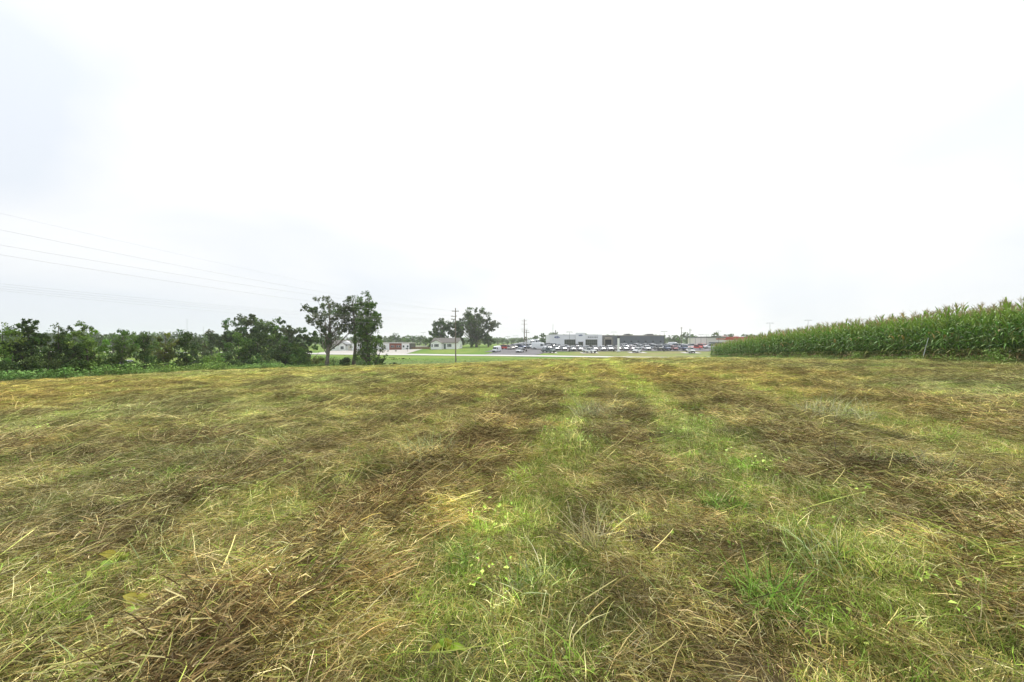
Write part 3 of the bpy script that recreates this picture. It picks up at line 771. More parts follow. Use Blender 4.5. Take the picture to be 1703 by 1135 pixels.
# tall open trees at the far left corner of the field
tree_at('tall_tree', 546, 77, 488, 86, 'tall open tree with forked grey trunk, left of the trio at the field corner', 'grey', hb=.3, nb=60, nleaf=9000, ls=.28, trunk_r=.36, blob=.066, bark=M_bark_grey, shape=.5)
tree_at('tall_tree', 588, 79, 489, 50, 'tall tree with dark forked trunk, middle of the trio at the field corner', 'grey', hb=.45, nb=40, nleaf=4600, ls=.28, trunk_r=.34, blob=.062, shape=.5)
tree_at('tall_tree', 613, 76, 482, 42, 'tall tree clothed in leaves down to the ground, right of the trio', 'mid', hb=.04, nb=70, nleaf=12500, ls=.28, trunk_r=.3, blob=.065, shape=1.15)
# hedgerow along the left edge
H_ = [('hedgerow_tree', 8, 37, 541, 62, 'light', 'light green rounded tree at the far left of the hedgerow', dict(hb=.1, nb=34, nleaf=6500)),
      ('hedgerow_tree', -50, 36, 538, 80, 'mid', 'green tree at the frame edge end of the hedgerow', dict(hb=.08, nb=34, nleaf=4500)),
      ('hedgerow_tree', 50, 38, 530, 50, 'dark', 'dark narrow tree second from the left end of the hedgerow', dict(hb=.12, nb=36, nleaf=6000, blob=.09)),
      ('hedgerow_tree', 97, 39, 530, 52, 'dark', 'dark spiky topped tree beside the rounded light green one in the hedgerow', dict(hb=.1, nb=40, nleaf=6500, blob=.085)),
      ('hedgerow_tree', 142, 41, 534, 52, 'light', 'light green leafy tree standing left of the gap in the hedgerow', dict(hb=.1, nb=42, nleaf=8500, blob=.1)),
      ('hedgerow_shrub', 20, 36, 585, 90, 'dark', 'broad dark shrub at the foot of the leftmost hedgerow trees', dict(hb=0, nb=26, nleaf=4500, blob=.2, limbs=False)),
      ('hedgerow_shrub', 80, 38, 583, 80, 'dark', 'dark dense shrub under the spiky hedgerow tree', dict(hb=0, nb=26, nleaf=4500, blob=.2, limbs=False)),
      ('hedgerow_shrub', 132, 41, 582, 60, 'dark', 'dark shrub below the light green tree by the hedgerow gap', dict(hb=0, nb=24, nleaf=3500, blob=.2, limbs=False)),
      ('hedgerow_tree', 203, 44, 548, 38, 'mid', 'small green tree just right of the hedgerow gap', dict(hb=.15, nb=30, nleaf=4500, blob=.1)),
      ('hedgerow_shrub', 182, 44, 588, 42, 'grey', 'grey green shrub in the hedgerow gap', dict(hb=0, nb=22, nleaf=2600, blob=.2, limbs=False)),
      ('hedgerow_tree', 238, 47, 549, 24, 'dark', 'dark columnar small tree in the middle of the hedgerow', dict(hb=.1, nb=26, nleaf=3800, blob=.09)),
      ('hedgerow_tree', 274, 50, 546, 36, 'yellow', 'olive yellow tinged tree in the middle of the hedgerow', dict(hb=.2, nb=32, nleaf=4000, blob=.09)),
      ('hedgerow_tree', 308, 52, 544, 34, 'dark', 'dark tree with a twin pointed top next to the olive tinged one', dict(hb=.2, nb=32, nleaf=4500, blob=.09)),
      ('hedgerow_shrub', 225, 46, 590, 60, 'dark', 'dark shrub under the columnar hedgerow tree', dict(hb=0, nb=22, nleaf=3000, blob=.2, limbs=False)),
      ('hedgerow_shrub', 292, 51, 590, 62, 'mid', 'sprawling green shrub under the twin topped tree', dict(hb=0, nb=22, nleaf=3000, blob=.22, limbs=False)),
      ('hedgerow_shrub', 357, 56, 584, 36, 'light', 'bright green round shrub before the tall grove', dict(hb=0, nb=20, nleaf=3200, blob=.2, limbs=False)),
      ('grove_tree', 405, 88, 519, 74, 'grey', 'large grey green tree, tallest at the left of the grove', dict(hb=.1, nb=60, nleaf=9000, blob=.085, ls=.42)),
      ('grove_tree', 372, 92, 535, 44, 'grey', 'thin leafed tree leaning out at the left side of the grove', dict(hb=.15, nb=34, nleaf=3600, blob=.085, ls=.4)),
      ('grove_tree', 440, 92, 527, 62, 'mid', 'full green tree in the centre of the grove', dict(hb=.1, nb=54, nleaf=8000, blob=.09, ls=.42)),
      ('grove_tree', 476, 96, 527, 60, 'grey', 'grey green tree on the right side of the grove', dict(hb=.1, nb=50, nleaf=7500, blob=.09, ls=.42)),
      ('grove_tree', 512, 100, 546, 56, 'dark', 'dark tree filling behind the open forked tree', dict(hb=.05, nb=44, nleaf=5500, blob=.1, ls=.45)),
      ('grove_tree', 395, 66, 552, 46, 'mid', 'green understorey tree at the foot of the grey green giant', dict(hb=.05, nb=36, nleaf=5000, blob=.11)),
      ('grove_tree', 430, 68, 556, 48, 'dark', 'dark understorey tree in front of the grove centre', dict(hb=.05, nb=36, nleaf=5200, blob=.11)),
      ('grove_tree', 468, 72, 560, 44, 'dark', 'dark low tree in front of the right side of the grove', dict(hb=.05, nb=32, nleaf=4600, blob=.12)),
      ('grove_shrub', 495, 72, 570, 44, 'mid', 'round fresh green shrub between grove and forked tree', dict(hb=0, nb=26, nleaf=4800, blob=.17, limbs=False)),
      ('grove_shrub', 420, 64, 588, 60, 'dark', 'low dark shrub along the front of the grove', dict(hb=0, nb=22, nleaf=3000, blob=.22, limbs=False)),
      ('hedgerow_shrub', 166, 44, 584, 40, 'mid', 'green shrub filling the left side of the hedgerow gap', dict(hb=0, nb=22, nleaf=3000, blob=.2, limbs=False)),
      ('hedgerow_shrub', 256, 52, 582, 40, 'mid', 'green shrub between the columnar and the olive tinged tree', dict(hb=0, nb=22, nleaf=2800, blob=.2, limbs=False)),
      ('hedgerow_shrub', 330, 58, 588, 50, 'dark', 'low dark scrub right of the twin topped tree', dict(hb=0, nb=22, nleaf=2800, blob=.22, limbs=False)),
      ('hedgerow_tree', 336, 70, 560, 44, 'grey', 'grey green bushy tree between twin topped tree and grove', dict(hb=.05, nb=34, nleaf=4500, blob=.11, ls=.24)),
      ('hedgerow_shrub', 380, 62, 585, 44, 'dark', 'dark scrub between the bright round shrub and the grove', dict(hb=0, nb=22, nleaf=2800, blob=.2, limbs=False)),
      ('corner_shrub', 526, 77, 592, 40, 'yellow', 'olive brown shrub left of the forked trunk', dict(hb=0, nb=20, nleaf=2300, blob=.22, limbs=False)),
      ('corner_shrub', 566, 78, 594, 30, 'dark', 'dark shrub at the foot of the forked trunk', dict(hb=0, nb=20, nleaf=2400, blob=.22, limbs=False)),
      ('corner_shrub', 618, 75.5, 560, 40, 'mid', 'tall leafy shrub wrapping the foot of the leaf clothed tree', dict(hb=0, nb=30, nleaf=4500, blob=.15, limbs=False)),
      ('corner_shrub', 632, 77, 596, 34, 'dark', 'dark shrub beside the leaf clothed tree', dict(hb=0, nb=20, nleaf=2400, blob=.22, limbs=False)),
      ('corner_shrub', 654, 88, 603, 30, 'dark', 'low dark bush in the dip right of the trio', dict(hb=0, nb=16, nleaf=1500, blob=.25, limbs=False)),
      ('ditch_shrub', 667, 118, 596.5, 34, 'dark', 'low dark weeds bush on the slope below the brick building', dict(hb=0, nb=14, nleaf=1200, blob=.3, limbs=False)),
      ('ditch_shrub', 650, 124, 595.0, 16, 'grey', 'small grey green bush on the slope below the brick building', dict(hb=0, nb=10, nleaf=700, blob=.3, limbs=False)),
      ]
for nm, px, Y, tv, wp, tn_, lab, kw in H_:
    kw = dict(kw); kw.setdefault('ls', .17 if Y < 60 else .26); kw.setdefault('trunk_r', .09 if 'tree' in nm else .04)
    kw.setdefault('blob', .12)
    tree_at(nm, px, Y, tv, wp, lab, tn_, cat='tree' if 'tree' in nm else 'shrub', sink=0.05, **kw)
# trees round the white house
tree_at('maple_tree', 734, 203, 531, 32, 'dark round headed tree behind the left half of the white house', 'dark', hb=.3, nb=40, nleaf=7000, ls=.6, trunk_r=.35, blob=.12)
tree_at('maple_tree', 762, 207, 532, 30, 'dark tree rising behind the right gable of the white house', 'dark', hb=.1, nb=44, nleaf=7500, ls=.6, trunk_r=.3, blob=.11)
tree_at('yard_bush', 719, 200, 556, 22, 'dense dark bush at the left end of the white house', 'mid', cat='shrub', hb=0, nb=20, nleaf=2200, ls=.5, trunk_r=.1, blob=.18)
tree_at('big_yard_tree', 791, 205, 510, 60, 'largest spreading tree right of the white house with a long bare limb', 'grey', hb=.16, nb=110, nleaf=18000, ls=.62, trunk_r=.6, blob=.088, shape=.7, bark=M_bark_grey, flat_top=.05)
tree_at('yard_bush', 812, 200, 552, 22, 'dark conical bush right of the large spreading tree', 'dark', cat='shrub', hb=.02, nb=26, nleaf=3200, ls=.5, trunk_r=.15, blob=.14)
tree_at('yard_bush', 783, 202, 560, 13, 'small dark bush left of the large spreading tree trunk', 'dark', cat='shrub', hb=.02, nb=16, nleaf=1400, ls=.5, trunk_r=.1, blob=.17)
tree_at('sapling', 797, 172, 564, 9, 'pale sparse sapling on the lawn before the spreading tree', 'yellow', hb=.4, nb=12, nleaf=260, ls=.3, trunk_r=.06, blob=.12)

# far trees: a handful of shapes, copied
FT = [tree_meshes(10, w, hb=.05, nb=26, nleaf=1500, ls=.8, tone=tn_, seed=900 + i, trunk_r=.25, blob=.13) for i, (w, tn_) in enumerate([(9, 'mid'), (11, 'grey'), (8, 'light'), (10, 'dark'), (7, 'grey'), (6, 'mid')])]
def topline(px):
    P = [(-400, 545), (0, 552), (150, 553), (250, 550), (330, 556), (420, 556), (560, 558), (640, 558), (655, 554), (670, 557), (690, 556), (715, 559), (760, 560), (815, 567), (822, 566), (832, 559), (845, 566), (868, 561), (885, 560), (893, 554), (903, 553),
         (912, 556), (920, 551), (940, 555), (960, 556), (978, 553.5), (990, 556), (1015, 554.5), (1030, 555.5), (1045, 555.5), (1070, 556.5), (1100, 556.5), (1115, 555.5), (1130, 556.5), (1142, 553), (1157, 556), (1165, 560), (1180, 561), (1190, 554.5), (1205, 550.5), (1216, 554), (1225, 559), (1240, 553), (1250, 554), (1270, 558), (1400, 556), (1703, 552), (2100, 548)]
    return np.interp(px, [p[0] for p in P], [p[1] for p in P])
frg = np.random.default_rng(21)
def far_label(px, w):
    seg = [(0, 'past the far end of the hedgerow'), (170, 'behind the hedgerow before its gap'), (380, 'showing over the middle of the hedgerow'), (640, 'behind the grove and the tall trio'), (716, 'behind the low brick building'), (825, 'behind the white house and its yard trees'),
           (915, 'behind the rows of white vehicles'), (1003, 'showing over the pale showroom roof'), (1106, 'behind the dark workshop roof'), (1176, 'right of the workshop behind the parked pickups'), (1262, 'over the cream and red store'), (9999, 'hidden away behind the corn')]
    where = next(t for e, t in seg if px < e)
    return ('hazy green distant tree ' + where, 'tree', 'distant trees ' + where)
px = -330.0
while px < 1340:
    near_ = (888 < px < 912) or (1185 < px < 1220) or (1230 < px < 1262)
    Y_ = frg.uniform(262, 300) if near_ else frg.uniform(290, 380)
    if 150 < px < 250: Y_ = frg.uniform(230, 270)
    x_, y_, z_ = on_ground(px, Y_)
    H = Zv(topline(px) + frg.uniform(-.6, 1.6), Y_) - z_
    if H > 2:
        k = int(frg.integers(len(FT))); w = H / 10 * frg.uniform(.9, 1.3)
        put_tree('distant_tree', FT[k], (x_, y_, z_), *far_label(px, w), frg.random() * 6.28, (w, w, H / 10))
    px += frg.uniform(9, 15) * (300 / Y_)
# middle distance trees between hedgerow and road
for px, Y_, tv in [(188, 132, 553), (206, 140, 555), (222, 128, 551), (246, 138, 552), (262, 130, 555), (290, 140, 557), (322, 134, 553), (338, 140, 556), (352, 132, 557), (366, 128, 554), (150, 130, 552), (118, 136, 553), (60, 130, 552), (20, 134, 553), (-30, 130, 550), (-80, 132, 548)]:
    x_, y_, z_ = on_ground(px, Y_); H = Zv(tv + 1.5, Y_) - z_; w = H / 10 * frg.uniform(.7, 1.0)
    put_tree('middle_tree', FT[int(frg.integers(len(FT)))], (x_, y_, z_ - .2), 'rounded green tree standing beyond the hedgerow ' + ('gap' if px > 170 else 'end') + ', before the road', 'tree', 'trees between hedgerow ' + ('gap' if px > 170 else 'end') + ' and road', frg.random() * 6.28, (w, w, H / 10))
# far off wood that reads as one mass
m = 900; yy = frg.uniform(480, 950, m); xx = frg.uniform(-1.35, 1.35, m) * yy
def crown_proto(i):
    me = FT[i][1]; v = np.empty(len(me.vertices) * 3, np.float32); me.vertices.foreach_get('co', v); v = v.reshape(-1, 3)
    c_ = np.empty(len(v) * 4, np.float32); me.attributes['tone'].data.foreach_get('color', c_)
    keep = np.arange(len(v) // 4)[::2]; ii = (keep[:, None] * 4 + np.arange(4)).ravel()
    return v[ii] * np.array([1.2, 1.2, 1]), np.arange(len(ii)).reshape(-1, 4), c_.reshape(-1, 4)[ii, :3]
s = frg.uniform(.75, 1.15, m) * (yy / 900) ** .35
scatter('far_woods', 'bluish far off woods along the horizon', [crown_proto(i) for i in range(4)], np.stack([xx, yy, ground(xx, yy) - .5], 1), frg.integers(0, 4, m),
        np.stack([0 * xx, 0 * xx, frg.random(m) * 6.28], 1), np.stack([s * 1.4, s * 1.4, s], 1), np.ones((m, 3)), M_blade)
# ------------------------------------------------------------------ buildings
M_siding = mat('white_siding', (.92, .91, .91), .55, noise=.05, nscale=1.5)
M_roof = mat('brown_grey_shingle', (.15, .135, .12), .9, noise=.3, nscale=5, bump=.3)
M_glass = mat('dark_glass', (.03, .04, .05), .12, spec=.6)
M_brick = mat('red_brick', (.27, .085, .055), .9, noise=.3, nscale=7, bump=.4)
M_trim = mat('white_trim', (.8, .8, .79), .5)
M_panel = mat('pale_silver_panel', (.85, .86, .85), .5, 0, noise=.05, nscale=1)
M_panel_w = mat('white_panel', (.88, .89, .88), .4, noise=.04, nscale=1)
M_grey = mat('blue_grey_cladding', (.15, .165, .18), .6, noise=.12, nscale=.6)
M_grey2 = mat('taupe_cladding', (.20, .195, .175), .6, noise=.12, nscale=.6)
M_cap = mat('tan_parapet_cap', (.33, .30, .24), .6)
M_mull = mat('window_mullion', (.22, .23, .21), .5, .3)
M_olive_glass = mat('showroom_glass', (.05, .06, .045), .15, spec=.6)
M_bay_shade = mat('bay_shade_panel', (.015, .018, .022), .8)  # near-black colour that paints in the shade inside the bay
M_blue = mat('sign_blue', (.02, .06, .20), .35)
M_signw = mat('sign_white', (.85, .86, .87), .4)
M_letter = mat('dark_lettering', (.05, .06, .075), .5)
M_tan_letter = mat('warm_white_lettering', (.85, .72, .52), .5)
M_red = mat('red_cladding', (.50, .07, .035), .55, noise=.1, nscale=.6)
M_cream = mat('cream_wall', (.80, .73, .66), .8, noise=.06)
M_wood = mat('red_brown_fence', (.28, .13, .08), .9, noise=.3)
M_hvac = mat('rooftop_unit', (.30, .30, .30), .6, .3)

def text_part(name, body, size, loc, rot, material, parent, extrude=.03, shear=0, bold=0.0, spacing=1.0):
    cu = bpy.data.curves.new(name, 'FONT'); cu.body = body; cu.size = size; cu.extrude = extrude; cu.align_x = 'CENTER'; cu.align_y = 'CENTER'
    cu.shear = shear; cu.offset = bold; cu.space_character = spacing; cu.materials.append(material)
    tmp = bpy.data.objects.new(name, cu); COL.objects.link(tmp); bpy.context.view_layer.update()
    me = bpy.data.meshes.new_from_object(tmp.evaluated_get(bpy.context.evaluated_depsgraph_get())); bpy.data.objects.remove(tmp)
    me.materials.clear(); me.materials.append(material)
    o = link(bpy.data.objects.new(name, me), parent); o.location = loc; o.rotation_euler = rot
    return o
def window(parent, x0, x1, z0, z1, y, n=1, fr=.07, m_frame=None, m_glass=None, rows=1, name='window'):
    """framed window on a wall that faces -y; panes are sub-parts"""
    mb = MB(); m_frame = m_frame or M_trim; m_glass = m_glass or M_glass
    mb.box(x0 - fr, x1 + fr, y - .08, y - .003, z0 - fr, z0); mb.box(x0 - fr, x1 + fr, y - .08, y - .003, z1, z1 + fr)
    mb.box(x0 - fr, x0, y - .08, y - .003, z0, z1); mb.box(x1, x1 + fr, y - .08, y - .003, z0, z1)
    w = (x1 - x0) / n; h = (z1 - z0) / rows
    for i in range(1, n): mb.box(x0 + i * w - fr / 2, x0 + i * w + fr / 2, y - .07, y - .003, z0, z1)
    for j in range(1, rows): mb.box(x0, x1, y - .066, y - .003, z0 + j * h - fr / 2, z0 + j * h + fr / 2)
    wo = mb.build(name, m_frame, parent)
    for i in range(n):
        for j in range(rows):
            e0 = 0 if i == 0 else fr / 2 + .002; e1 = 0 if i == n - 1 else fr / 2 + .002
            g0 = 0 if j == 0 else fr / 2 + .002; g1_ = 0 if j == rows - 1 else fr / 2 + .002
            MB().box(x0 + i * w + e0, x0 + (i + 1) * w - e1, y - .035, y - .006, z0 + j * h + g0, z0 + (j + 1) * h - g1_).build('pane', m_glass, wo)
    return wo
def gable_roof(parent, x0, x1, y0, y1, ze, zr, axis='x', ov=.35, th=.14, name='roof', m_=None):
    mb = MB()
    if axis == 'x':   # ridge along x
        ym = (y0 + y1) / 2; sl = (zr - ze) / (ym - y0)
        for s_, ya in ((1, y0), (-1, y1)):
            yo = ya - s_ * ov; zo = ze - sl * ov
            mb.add([(x0 - ov, yo, zo), (x1 + ov, yo, zo), (x1 + ov, ym, zr), (x0 - ov, ym, zr), (x0 - ov, yo, zo + th), (x1 + ov, yo, zo + th), (x1 + ov, ym, zr + th), (x0 - ov, ym, zr + th)],
                   [(0, 3, 2, 1), (4, 5, 6, 7), (0, 1, 5, 4), (1, 2, 6, 5), (2, 3, 7, 6), (3, 0, 4, 7)])
    else:
        xm = (x0 + x1) / 2; sl = (zr - ze) / (xm - x0)
        for s_, xa in ((1, x0), (-1, x1)):
            xo = xa - s_ * ov; zo = ze - sl * ov
            mb.add([(xo, y0 - ov, zo), (xo, y1, zo), (xm, y1, zr), (xm, y0 - ov, zr), (xo, y0 - ov, zo + th), (xo, y1, zo + th), (xm, y1, zr + th), (xm, y0 - ov, zr + th)],
                   [(0, 3, 2, 1), (4, 5, 6, 7), (0, 1, 5, 4), (1, 2, 6, 5), (2, 3, 7, 6), (3, 0, 4, 7)])
    return mb.build(name, m_ or M_roof, parent)

# white house -----------------------------------------------------
x_, y_, z_ = on_ground(740, 185)
hs = empty('white_house', (x_, y_, z_ - .1), R(-9)); tag(hs, 'small white clapboard house with brown grey gabled roof on the lawn', 'house')
mb = MB(); mb.prism([(-5.6, 0), (5.2, 0), (5.2, 2.75), (-5.6, 2.75)], 0, 7.5)
# gable ends (ridge along x)
mb.add([(-5.6, 0, 2.752), (-5.6, 7.5, 2.752), (-5.6, 3.75, 4.55)], [(0, 2, 1)]); mb.add([(5.2, 0, 2.752), (5.2, 7.5, 2.752), (5.2, 3.75, 4.55)], [(0, 1, 2)])
mb.build('wall', M_siding, hs)
MB().prism([(-5.5, 0), (-.9, 0), (-.9, 2.6), (-3.2, 3.75), (-5.5, 2.6)], -1.4, -.005).build('gable_wing', M_siding, hs)
gable_roof(hs, -5.6, 5.2, 0, 7.5, 2.78, 4.6); gable_roof(hs, -5.5, -.9, -1.4, 3.2, 2.62, 3.78, axis='y')
window(hs, -5.2, -4.7, 1.0, 2.1, -1.4); window(hs, -4.0, -2.2, 1.05, 2.15, -1.4, 3)
window(hs, 1.0, 2.7, 1.05, 2.2, 0, 3); window(hs, 4.2, 4.5, 1.2, 1.7, 0)
d = MB().box(-.5, .35, -.06, -.003, .2, 2.25).build('door', mat('dark_green_door', (.07, .10, .08), .5), hs)
MB().box(.2, .26, -.1, -.062, 1.15, 1.22).build('handle', M_metal, d)
MB().box(-.75, .6, -1.1, -.005, 0, .16).build('step', M_concrete, hs)
# gable end window: on the wall facing +x
for zz, yy_, hh in ((3.2, 3.75, .55), (1.1, 5.2, .9)):
    f_ = MB().box(5.203, 5.27, yy_ - .4, yy_ + .4, zz - .07, zz + hh + .07).build('window', M_trim, hs)
    MB().box(5.272, 5.285, yy_ - .33, yy_ + .33, zz, zz + hh).build('pane', M_glass, f_)
MB().box(-5.62, 5.22, -.02, 7.52, -.3, -.002).build('foundation', M_concrete, hs)

# low brick and white building ------------------------------------
x1_, y1_, _ = on_ground(681, 190); x0_ = X(585, 190); z_ = gz(X(650, 190), 190) - .25
bb = empty('low_building', (0, 190, z_)); tag(bb, 'long low flat roofed building of white panels and red brick', 'building')
a_, b_, c_ = X(640, 190), X(647.5, 190), X(668, 190)
MB().box(x0_, b_ - .01, 0, 11, 0, 3.0).build('wall', M_panel_w, bb)
MB().box(b_, c_, -.06, 10.9, 0, 3.0).build('brick_wall', M_brick, bb)
MB().box(c_ + .01, x1_, 0, 11, 0, 3.0).build('wall', M_siding, bb)
MB().box(x0_ - .3, x1_ + .3, -.4, 11.3, 3.003, 3.3).build('roof', mat('pale_roof_edge', (.5, .48, .44), .7), bb)
for u, w in ((652, .9), (654.2, .7), (661, .6), (664.5, .6)):
    xa = X(u, 190); window(bb, xa - w / 2, xa + w / 2, 1.35, 2.05, -.06, fr=.05, m_frame=M_trim)
for u in (671, 678): xa = X(u, 190); window(bb, xa - .35, xa + .35, 1.3, 2.1, 0)
MB().box(X(640.8, 190), X(645.6, 190), -.05, -.003, .1, 2.4).build('door', M_trim, bb)
MB().box(x1_ + .002, x1_ + .25, -.1, 11, 0, 3.0).build('downpipe_panel', M_dark_metal, bb)
# fence and low wall right of it
fo = empty('low_fence', (X(683, 192), 192, gz(X(700, 192), 192))); tag(fo, 'low red brown board fence between brick building and white house', 'fence')
n_b = 26
for i in range(n_b):
    MB().box(i * .31, i * .31 + .27, 0, .03, .05, .85 + .04 * math.sin(i * 2.3)).build('board', M_wood, fo)
MB().box(0, n_b * .31, .032, .09, .25, .35).build('rail', M_wood, fo)
wl = MB().box(0, 8.6, 0, .3, 0, 1.3).build('low_wall', M_cream); wl.location = (X(683, 205), 205, gz(X(700, 205), 205) - .1); tag(wl, 'low pale wall behind the red brown fence', 'wall')

# gabled white house partly behind the forked trees -----------------
x_, y_, z_ = on_ground(571, 192)
h2 = empty('gabled_house', (x_, y_, z_ - .3), R(6)); tag(h2, 'white two gabled house glimpsed between the tall trees', 'house')
mb = MB(); mb.box(-5.2, 5, 0, 8, 0, 2.7); mb.prism([(-3, 2.702), (5, 2.702), (1, 4.4)], 0, 8); mb.build('wall', M_siding, h2)
MB().prism([(-1.6, 0), (1.2, 0), (1.2, 2.6), (-.2, 3.7), (-1.6, 2.6)], -1.2, -.005).build('gable_wing', M_siding, h2)
gable_roof(h2, -1.6, 1.2, -1.2, 3, 2.62, 3.75, axis='y'); gable_roof(h2, -5.2, 5, 0, 8, 2.75, 4.6)
window(h2, -4.4, -3.5, 1, 2, 0); window(h2, -.8, .4, .9, 2.1, -1.2, 2); MB().box(2.0, 4.6, -.05, -.003, 0, 2.1).build('garage_door', M_cream, h2)
x_, y_, z_ = on_ground(596, 196)
MBs = MB().prism([(-2.2, 0), (2.2, 0), (2.2, 2.3), (0, 3.1), (-2.2, 2.3)], 0, 4)
sh = MBs.build('shed', M_siding); sh.location = (x_, y_, z_ - .2); tag(sh, 'small white gabled shed behind the dark forked trunk', 'shed')
# far white block with red band
x_, y_, z_ = on_ground(180, 262)
fb = empty('far_store', (x_, y_, z_)); tag(fb, 'distant white store with a red band above the hedgerow gap', 'building')
MB().box(-5, 5, 0, 12, 0, 5.2).build('wall', M_panel_w, fb); MB().box(-4.6, 6, -.1, -.003, 3.1, 4.3).build('sign_band', M_red, fb); MB().box(-5.1, 5.1, -.15, 12, 5.203, 5.5).build('roof', M_trim, fb)
MB().box(-5.5, 2.4, .5, 10, 5.503, 7.4).build('upper_storey', M_panel_w, fb)

# dealership ------------------------------------------------------
BY = 205.0; zb = gz(X(960, BY), BY) - .3
def bx(px): return X(px, BY)
def bz(v): return Zv(v, BY) - zb
dl = empty('showroom', (0, BY, zb)); tag(dl, 'pale panelled car showroom with tower entrance and blue oval signs', 'building')
sw, se, tw, te = bx(915), bx(957.2), bx(957.2), bx(973)
MB().box(sw, se - .004, 0, 26, 0, bz(557.6)).build('wall', M_panel, dl)
MB().box(te + .004, bx(1001.5), 0, 26, 0, bz(557.6)).build('wall', M_panel, dl)
MB().box(tw, te, -1.2, 24, 0, bz(554)).build('entrance_tower', M_panel_w, dl)
MB().box(bx(994), bx(1001.3), -.35, -.003, 0, bz(557.4)).build('end_panel', M_panel_w, dl)
MB().box(sw - .1, se - .01, -.12, 26.1, bz(557.6) + .003, bz(557.6) + .25).build('roof_edge', M_trim, dl)
MB().box(te + .01, bx(1001.6), -.12, 26.1, bz(557.6) + .003, bz(557.6) + .25).build('roof_edge', M_trim, dl)
# panel joints as raised panels on the left wing
for i in range(8):
    for j in range(3):
        w_ = (bx(938) - sw) / 8; h_ = bz(557.8) / 3
        MB().box(sw + i * w_ + .03, sw + (i + 1) * w_ - .03, -.04, -.003, j * h_ + .03, (j + 1) * h_ - .03).build('panel', M_panel, dl)
window(dl, bx(939), bx(956.6), .35, bz(565.3), 0, 6, .09, M_mull, M_olive_glass, 3)
window(dl, bx(973.8), bx(993), .35, bz(565.3), 0, 6, .09, M_mull, M_olive_glass, 3)
dd = MB().box(bx(961.2), bx(969), -1.26, -1.203, 0, bz(569.2)).build('entrance_door', M_mull, dl)
for a1, a2 in ((961.6, 964.8), (965.4, 968.6)): MB().box(bx(a1), bx(a2), -1.30, -1.262, .1, bz(569.9)).build('pane', M_olive_glass, dd)
MB().box(bx(960.8), bx(969.4), -2.0, -1.203, bz(569.2) + .003, bz(568.6)).build('canopy', M_hvac, dl)
def oval_sign(px, v, w, y, back=M_blue):
    cx_, cz_ = bx(px), bz(v); n = 28; mb = MB()
    for (rw, y0, y1) in ((1.0, y - .10, y),):
        mb.prism([(cx_ + w / 2 * rw * math.cos(2 * math.pi * i / n), cz_ + w / 5.2 * rw * math.sin(2 * math.pi * i / n)) for i in range(n)], y0, y1)
    rim = mb.build('oval_sign', M_signw, dl)
    MB().prism([(cx_ + w / 2 * .94 * math.cos(2 * math.pi * i / n), cz_ + w / 5.2 * .9 * math.sin(2 * math.pi * i / n)) for i in range(n)], y - .14, y - .102).build('face', M_blue, rim)
    text_part('lettering', 'Ford', w * .30, (cx_, y - .16, cz_ + .02), (R(90), 0, 0), M_signw, rim, .012, .35, .008)
oval_sign(926.3, 561.2, 2.6, -.003 - .04); oval_sign(965, 558, 1.9, -1.203)
text_part('lettering', 'BONING', .84, (bx(986), -.06, bz(561.3)), (R(90), 0, 0), M_letter, dl, .03, 0, .018, 1.55)
# service wing
sv = empty('service_wing', (0, BY + 2, zb)); tag(sv, 'grey service bay with dark open door and SERVICE lettering', 'building')
BY2 = BY + 2
def cx2(px): return X(px, BY2)
MB().box(cx2(1001.9), cx2(1020), 0, 22, 0, bz(558.6)).build('wall', M_grey2, sv)
MB().box(cx2(1001.9), cx2(1020), -.1, 22, bz(558.6) + .003, bz(558.6) + .25).build('roof_edge', M_cap, sv)
fr_ = MB(); zt = bz(565); fr_.box(cx2(1005), cx2(1006.2), -.12, -.003, 0, zt + .3); fr_.box(cx2(1017), cx2(1018.2), -.12, -.003, 0, zt + .3); fr_.box(cx2(1006.2) + .002, cx2(1017) - .002, -.12, -.003, zt, zt + .3)
gd = fr_.build('bay_door', M_cap, sv); MB().box(cx2(1006.2) + .004, cx2(1017) - .004, -.05, -.006, 0, zt - .003).build('shade_panel', M_bay_shade, gd)  # flat panel on the wall, coloured dark for the unlit bay behind
text_part('lettering', 'SERVICE', .68, (cx2(1011.5), -.04, bz(562.4)), (R(90), 0, 0), M_tan_letter, sv, .03, 0, .012, 1.25)
# long grey building
BY3 = BY + 4
def cx3(px): return X(px, BY3)
lg = empty('grey_workshop', (0, BY3, zb)); tag(lg, 'long dark blue grey workshop with tan roof cap and small square windows', 'building')
ht = bz(559)
seg = np.linspace(1020.4, 1105, 13)
MB().box(cx3(1020.4), cx3(1105), .06, 24, 0, ht).build('wall', M_grey, lg)
for i in range(12): MB().box(cx3(seg[i]) + .02, cx3(seg[i + 1]) - .02, 0, .056, .05, ht - .03).build('panel', M_grey, lg)
MB().box(cx3(1030.5), cx3(1105) + .1, -.1, 24, ht + .003, ht + .35).build('roof_edge', M_cap, lg)
for u in (1026.8, 1038.5, 1050, 1061.5, 1073.8, 1086, 1098.6): xa = cx3(u); window(lg, xa - .3, xa + .3, bz(569), bz(567.3), 0, fr=.05, m_frame=M_dark_metal)
for a1, a2, v_ in ((1046, 1053, 555.4), (1083, 1093.5, 555.6)):
    hv = MB().box(cx3(a1), cx3(a2), 6, 9, ht + .36, Zv(v_, BY3 + 6) - zb).build('rooftop_unit', M_hvac, lg)
    for s_ in range(5): w_ = (cx3(a2) - cx3(a1)) / 5; MB().box(cx3(a1) + s_ * w_ + .08, cx3(a1) + (s_ + 1) * w_ - .08, 5.93, 5.997, ht + .5, ht + .85).build('grille', M_dark_metal, hv)

